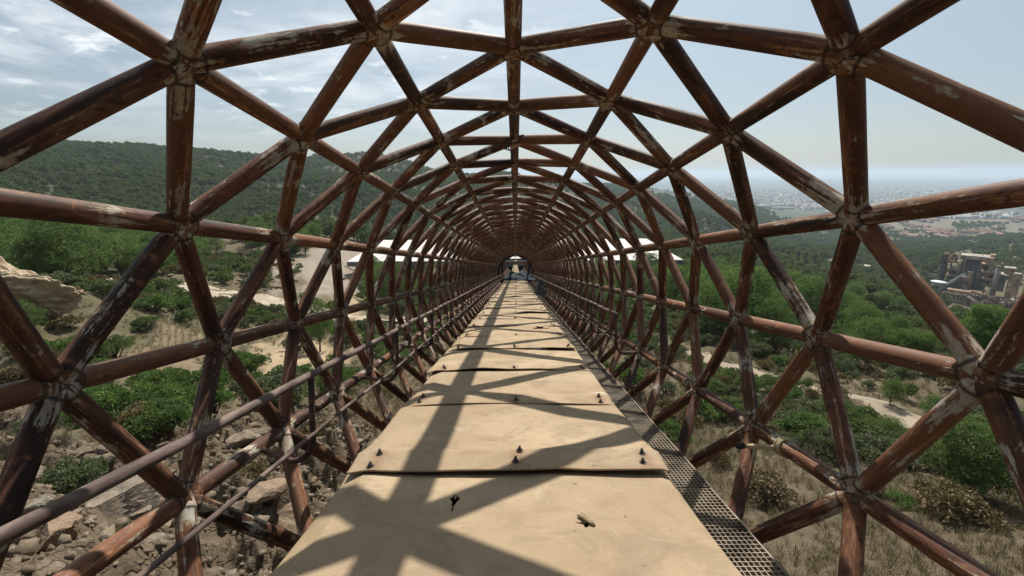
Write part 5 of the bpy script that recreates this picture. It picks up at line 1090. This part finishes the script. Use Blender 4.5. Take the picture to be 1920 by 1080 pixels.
for a, b, z, h, s_, kd in cand[:230]:
    side = 'right' if a > 0 else 'left'; q = to_px(Vector((a, b, z))); sz = 'large' if h > 1.15 else ('small' if h < 0.75 else 'middling')
    if side == 'right': zone = 'beside the grid walkway' if q[0] < 1330 and q[1] > 700 else ('above the dirt path' if q[1] < 640 + 0.33*(q[0]-1240) else ('below the dirt path' if q[1] < 860 else 'low on the straw slope'))
    else: zone = 'among the lower rocks' if q[1] > 800 else ('at the top of the rocks' if q[1] > 700 else ('around the furrowed field' if q[0] < 440 and q[1] > 590 else ('round the bare sandy patch' if q[1] > 600 else ('below the outcrop' if q[0] < 200 else 'along the gravel road'))))
    wd = random.uniform(.8, 1.3); fm = 'spreading' if wd > 1.13 else ('upright' if wd < .96 else 'rounded')
    make_shrub(a, b, h, kd, ' '.join((sz, fm, {'green': 'bright green', 'grey': 'grey green', 'dry': 'brown dry'}[kd], 'shrub', zone, side, 'of bridge')), {'green': 'green', 'grey': 'grey green', 'dry': 'dry'}[kd] + ' shrubs of the ' + side + ' slope', wd)
def low_shrub(seed, mat, nm, lab, u, v):
    V, q, lv = leaf_cloud(lobes_shrub(1.2, 1.9, 9, seed), 700, 0.22, seed, 0.5); V[:, 2] = np.maximum(V[:, 2], -.05); me = np_mesh(nm, V, q, MAT[mat]); set_attr(me, 'lv', lv, 'FLOAT'); o = link(D.objects.new(nm, me)); o.location = hit(u, v, 8); tag(o, lab, 'shrub'); return o
LP = [low_shrub(90, 'shrub_leaves', 'shrub', 'green bush on the slope below the gravel road', 350, 610), low_shrub(91, 'grey_shrub_leaves', 'shrub', 'grey bush near the bend of the gravel road', 420, 600), low_shrub(92, 'dry_shrub', 'shrub', 'dry bush at the edge of the gravel yard', 500, 520)]
scatter('undergrowth', [(a, b, z, h/1.2) for a, b, z, h, s_, kd in cand[230:]], LP, 'scattered low scrub over the slopes and wood floors', 'undergrowth')
def tuft(seed, u, v, lab):
    g = np.random.default_rng(seed); V, q = [], []
    for k in range(34):
        a, r_, h = g.uniform(0, 6.28), g.uniform(0, .20), g.uniform(.10, .36); ln = g.uniform(.05, .30); c_, s_ = math.cos(a), math.sin(a); p = np.array([r_*c_, r_*s_, -0.03]); tp = p + [ln*c_, ln*s_, h]; md = p + [ln*.35*c_, ln*.35*s_, h*.6]; w = np.array([-s_, c_, 0])*0.008
        b = len(V); V += [p-w, p+w, md+w*.8, md-w*.8, tp]; q += [(b, b+1, b+2, b+3), (b+3, b+2, b+4, b+4)]
    m = MB(); m.add(V, [f if f[2] != f[3] else f[:3] for f in q]); me = m.mesh('dry_grass', MAT['dry_straw']); set_attr(me, 'lv', g.random(len(me.vertices)), 'FLOAT'); o = link(D.objects.new('dry_grass', me)); o.location = hit(u, v); tag(o, lab, 'grass', kind='stuff'); return o
TP = [tuft(1, 1450, 960, 'straw tuft low on the dry right slope'), tuft(2, 1350, 900, 'straw tuft near the grid walkway'), tuft(3, 330, 720, 'straw tuft above the left rocks')]
pts = []
for (r0, r1, cell, sd, sc) in ((6, 20, 0.19, 31, 0.62), (20, 60, 0.5, 32, 1.0)):
    x, y, g = jitter(r0, r1, cell, sd); W = weights_at(x, y); keep = g.random(len(x)) < (W[:, K('D')]*0.9 + W[:, K('S')]*0.6 + W[:, K('R')]*0.10 + W[:, K('B')]*0.05 + W[:, K('F')]*.12)*(0.3 + 1.1*vnoise(x*0.5, y*0.5, 5)); x, y = x[keep], y[keep]; z = ground(x, y); rd = g.uniform(.5, 1.2, len(x))*sc
    pts += [(a, b, c_, s_) for a, b, c_, s_ in zip(x, y, z, rd) if visible(a, b, c_, 20) and not on_road(a, b, -0.2)]
# rows of dead stalks in the furrowed field
A0, A1, B0 = hit(255, 680, 8), hit(300, 598, 8), hit(400, 680, 8)
def stalk_rows():
    g = np.random.default_rng(3); V, q = [], []
    for k in range(9):
        for s_ in np.linspace(0, 1, 130):
            if g.random() < 0.15: continue
            p = A0 + (B0-A0)*(k/8) + (A1-A0)*s_; x, y = p.x + g.normal(0, .05), p.y + g.normal(0, .05); z = float(ground(x, y))
            for b_ in range(5):
                a, h, w = g.uniform(0, 6.28), g.uniform(.15, .42), 0.016; c_, s2_ = math.cos(a), math.sin(a); ln = g.uniform(0, .16); n = len(V)
                V += [(x - s2_*w, y + c_*w, z-.03), (x + s2_*w, y - c_*w, z-.03), (x + c_*ln, y + s2_*ln, z+h)]; q.append((n, n+1, n+2))
    me = np_mesh('stalk_rows', np.array(V), np.array(q), MAT['pale_straw']); set_attr(me, 'lv', g.random(len(me.vertices)), 'FLOAT'); tag(link(D.objects.new('stalk_rows', me)), 'rows of pale dead stalks in the furrowed field on the left', 'field', kind='stuff')
mat_leaf('pale_straw', (0.36, 0.30, 0.20), (0.55, 0.48, 0.35), (0.42, 0.35, 0.24), 0.2); stalk_rows()
scatter('dry_grass_cover', pts, TP, 'dry straw grass over slopes and furrowed field', 'grass')

# things that look alike within a group: say which one by its place from the left
def settle_labels():
    ORD = ['second', 'third', 'fourth', 'fifth', 'sixth', 'seventh', 'eighth', 'ninth', 'tenth', 'eleventh', 'twelfth', 'thirteenth']; by = {}
    bpy.context.view_layer.update()
    for o in COL.objects:
        if o.parent is None and o.get('category') in ('tree', 'shrub', 'rock') and 'label' in o: by.setdefault((o.get('group', ''), o['label']), []).append(o)
    for (g, l), os_ in by.items():
        if len(os_) < 2 or len(os_) > 14 or len(l.split()) > 13: continue
        os_.sort(key=lambda o: (to_px(o.location) or (0, 0, 0))[0])
        for k, o in enumerate(os_): o['label'] = l + (', leftmost' if k == 0 else (', rightmost' if k == len(os_)-1 else ', %s from left' % ORD[k-1]))
settle_labels()
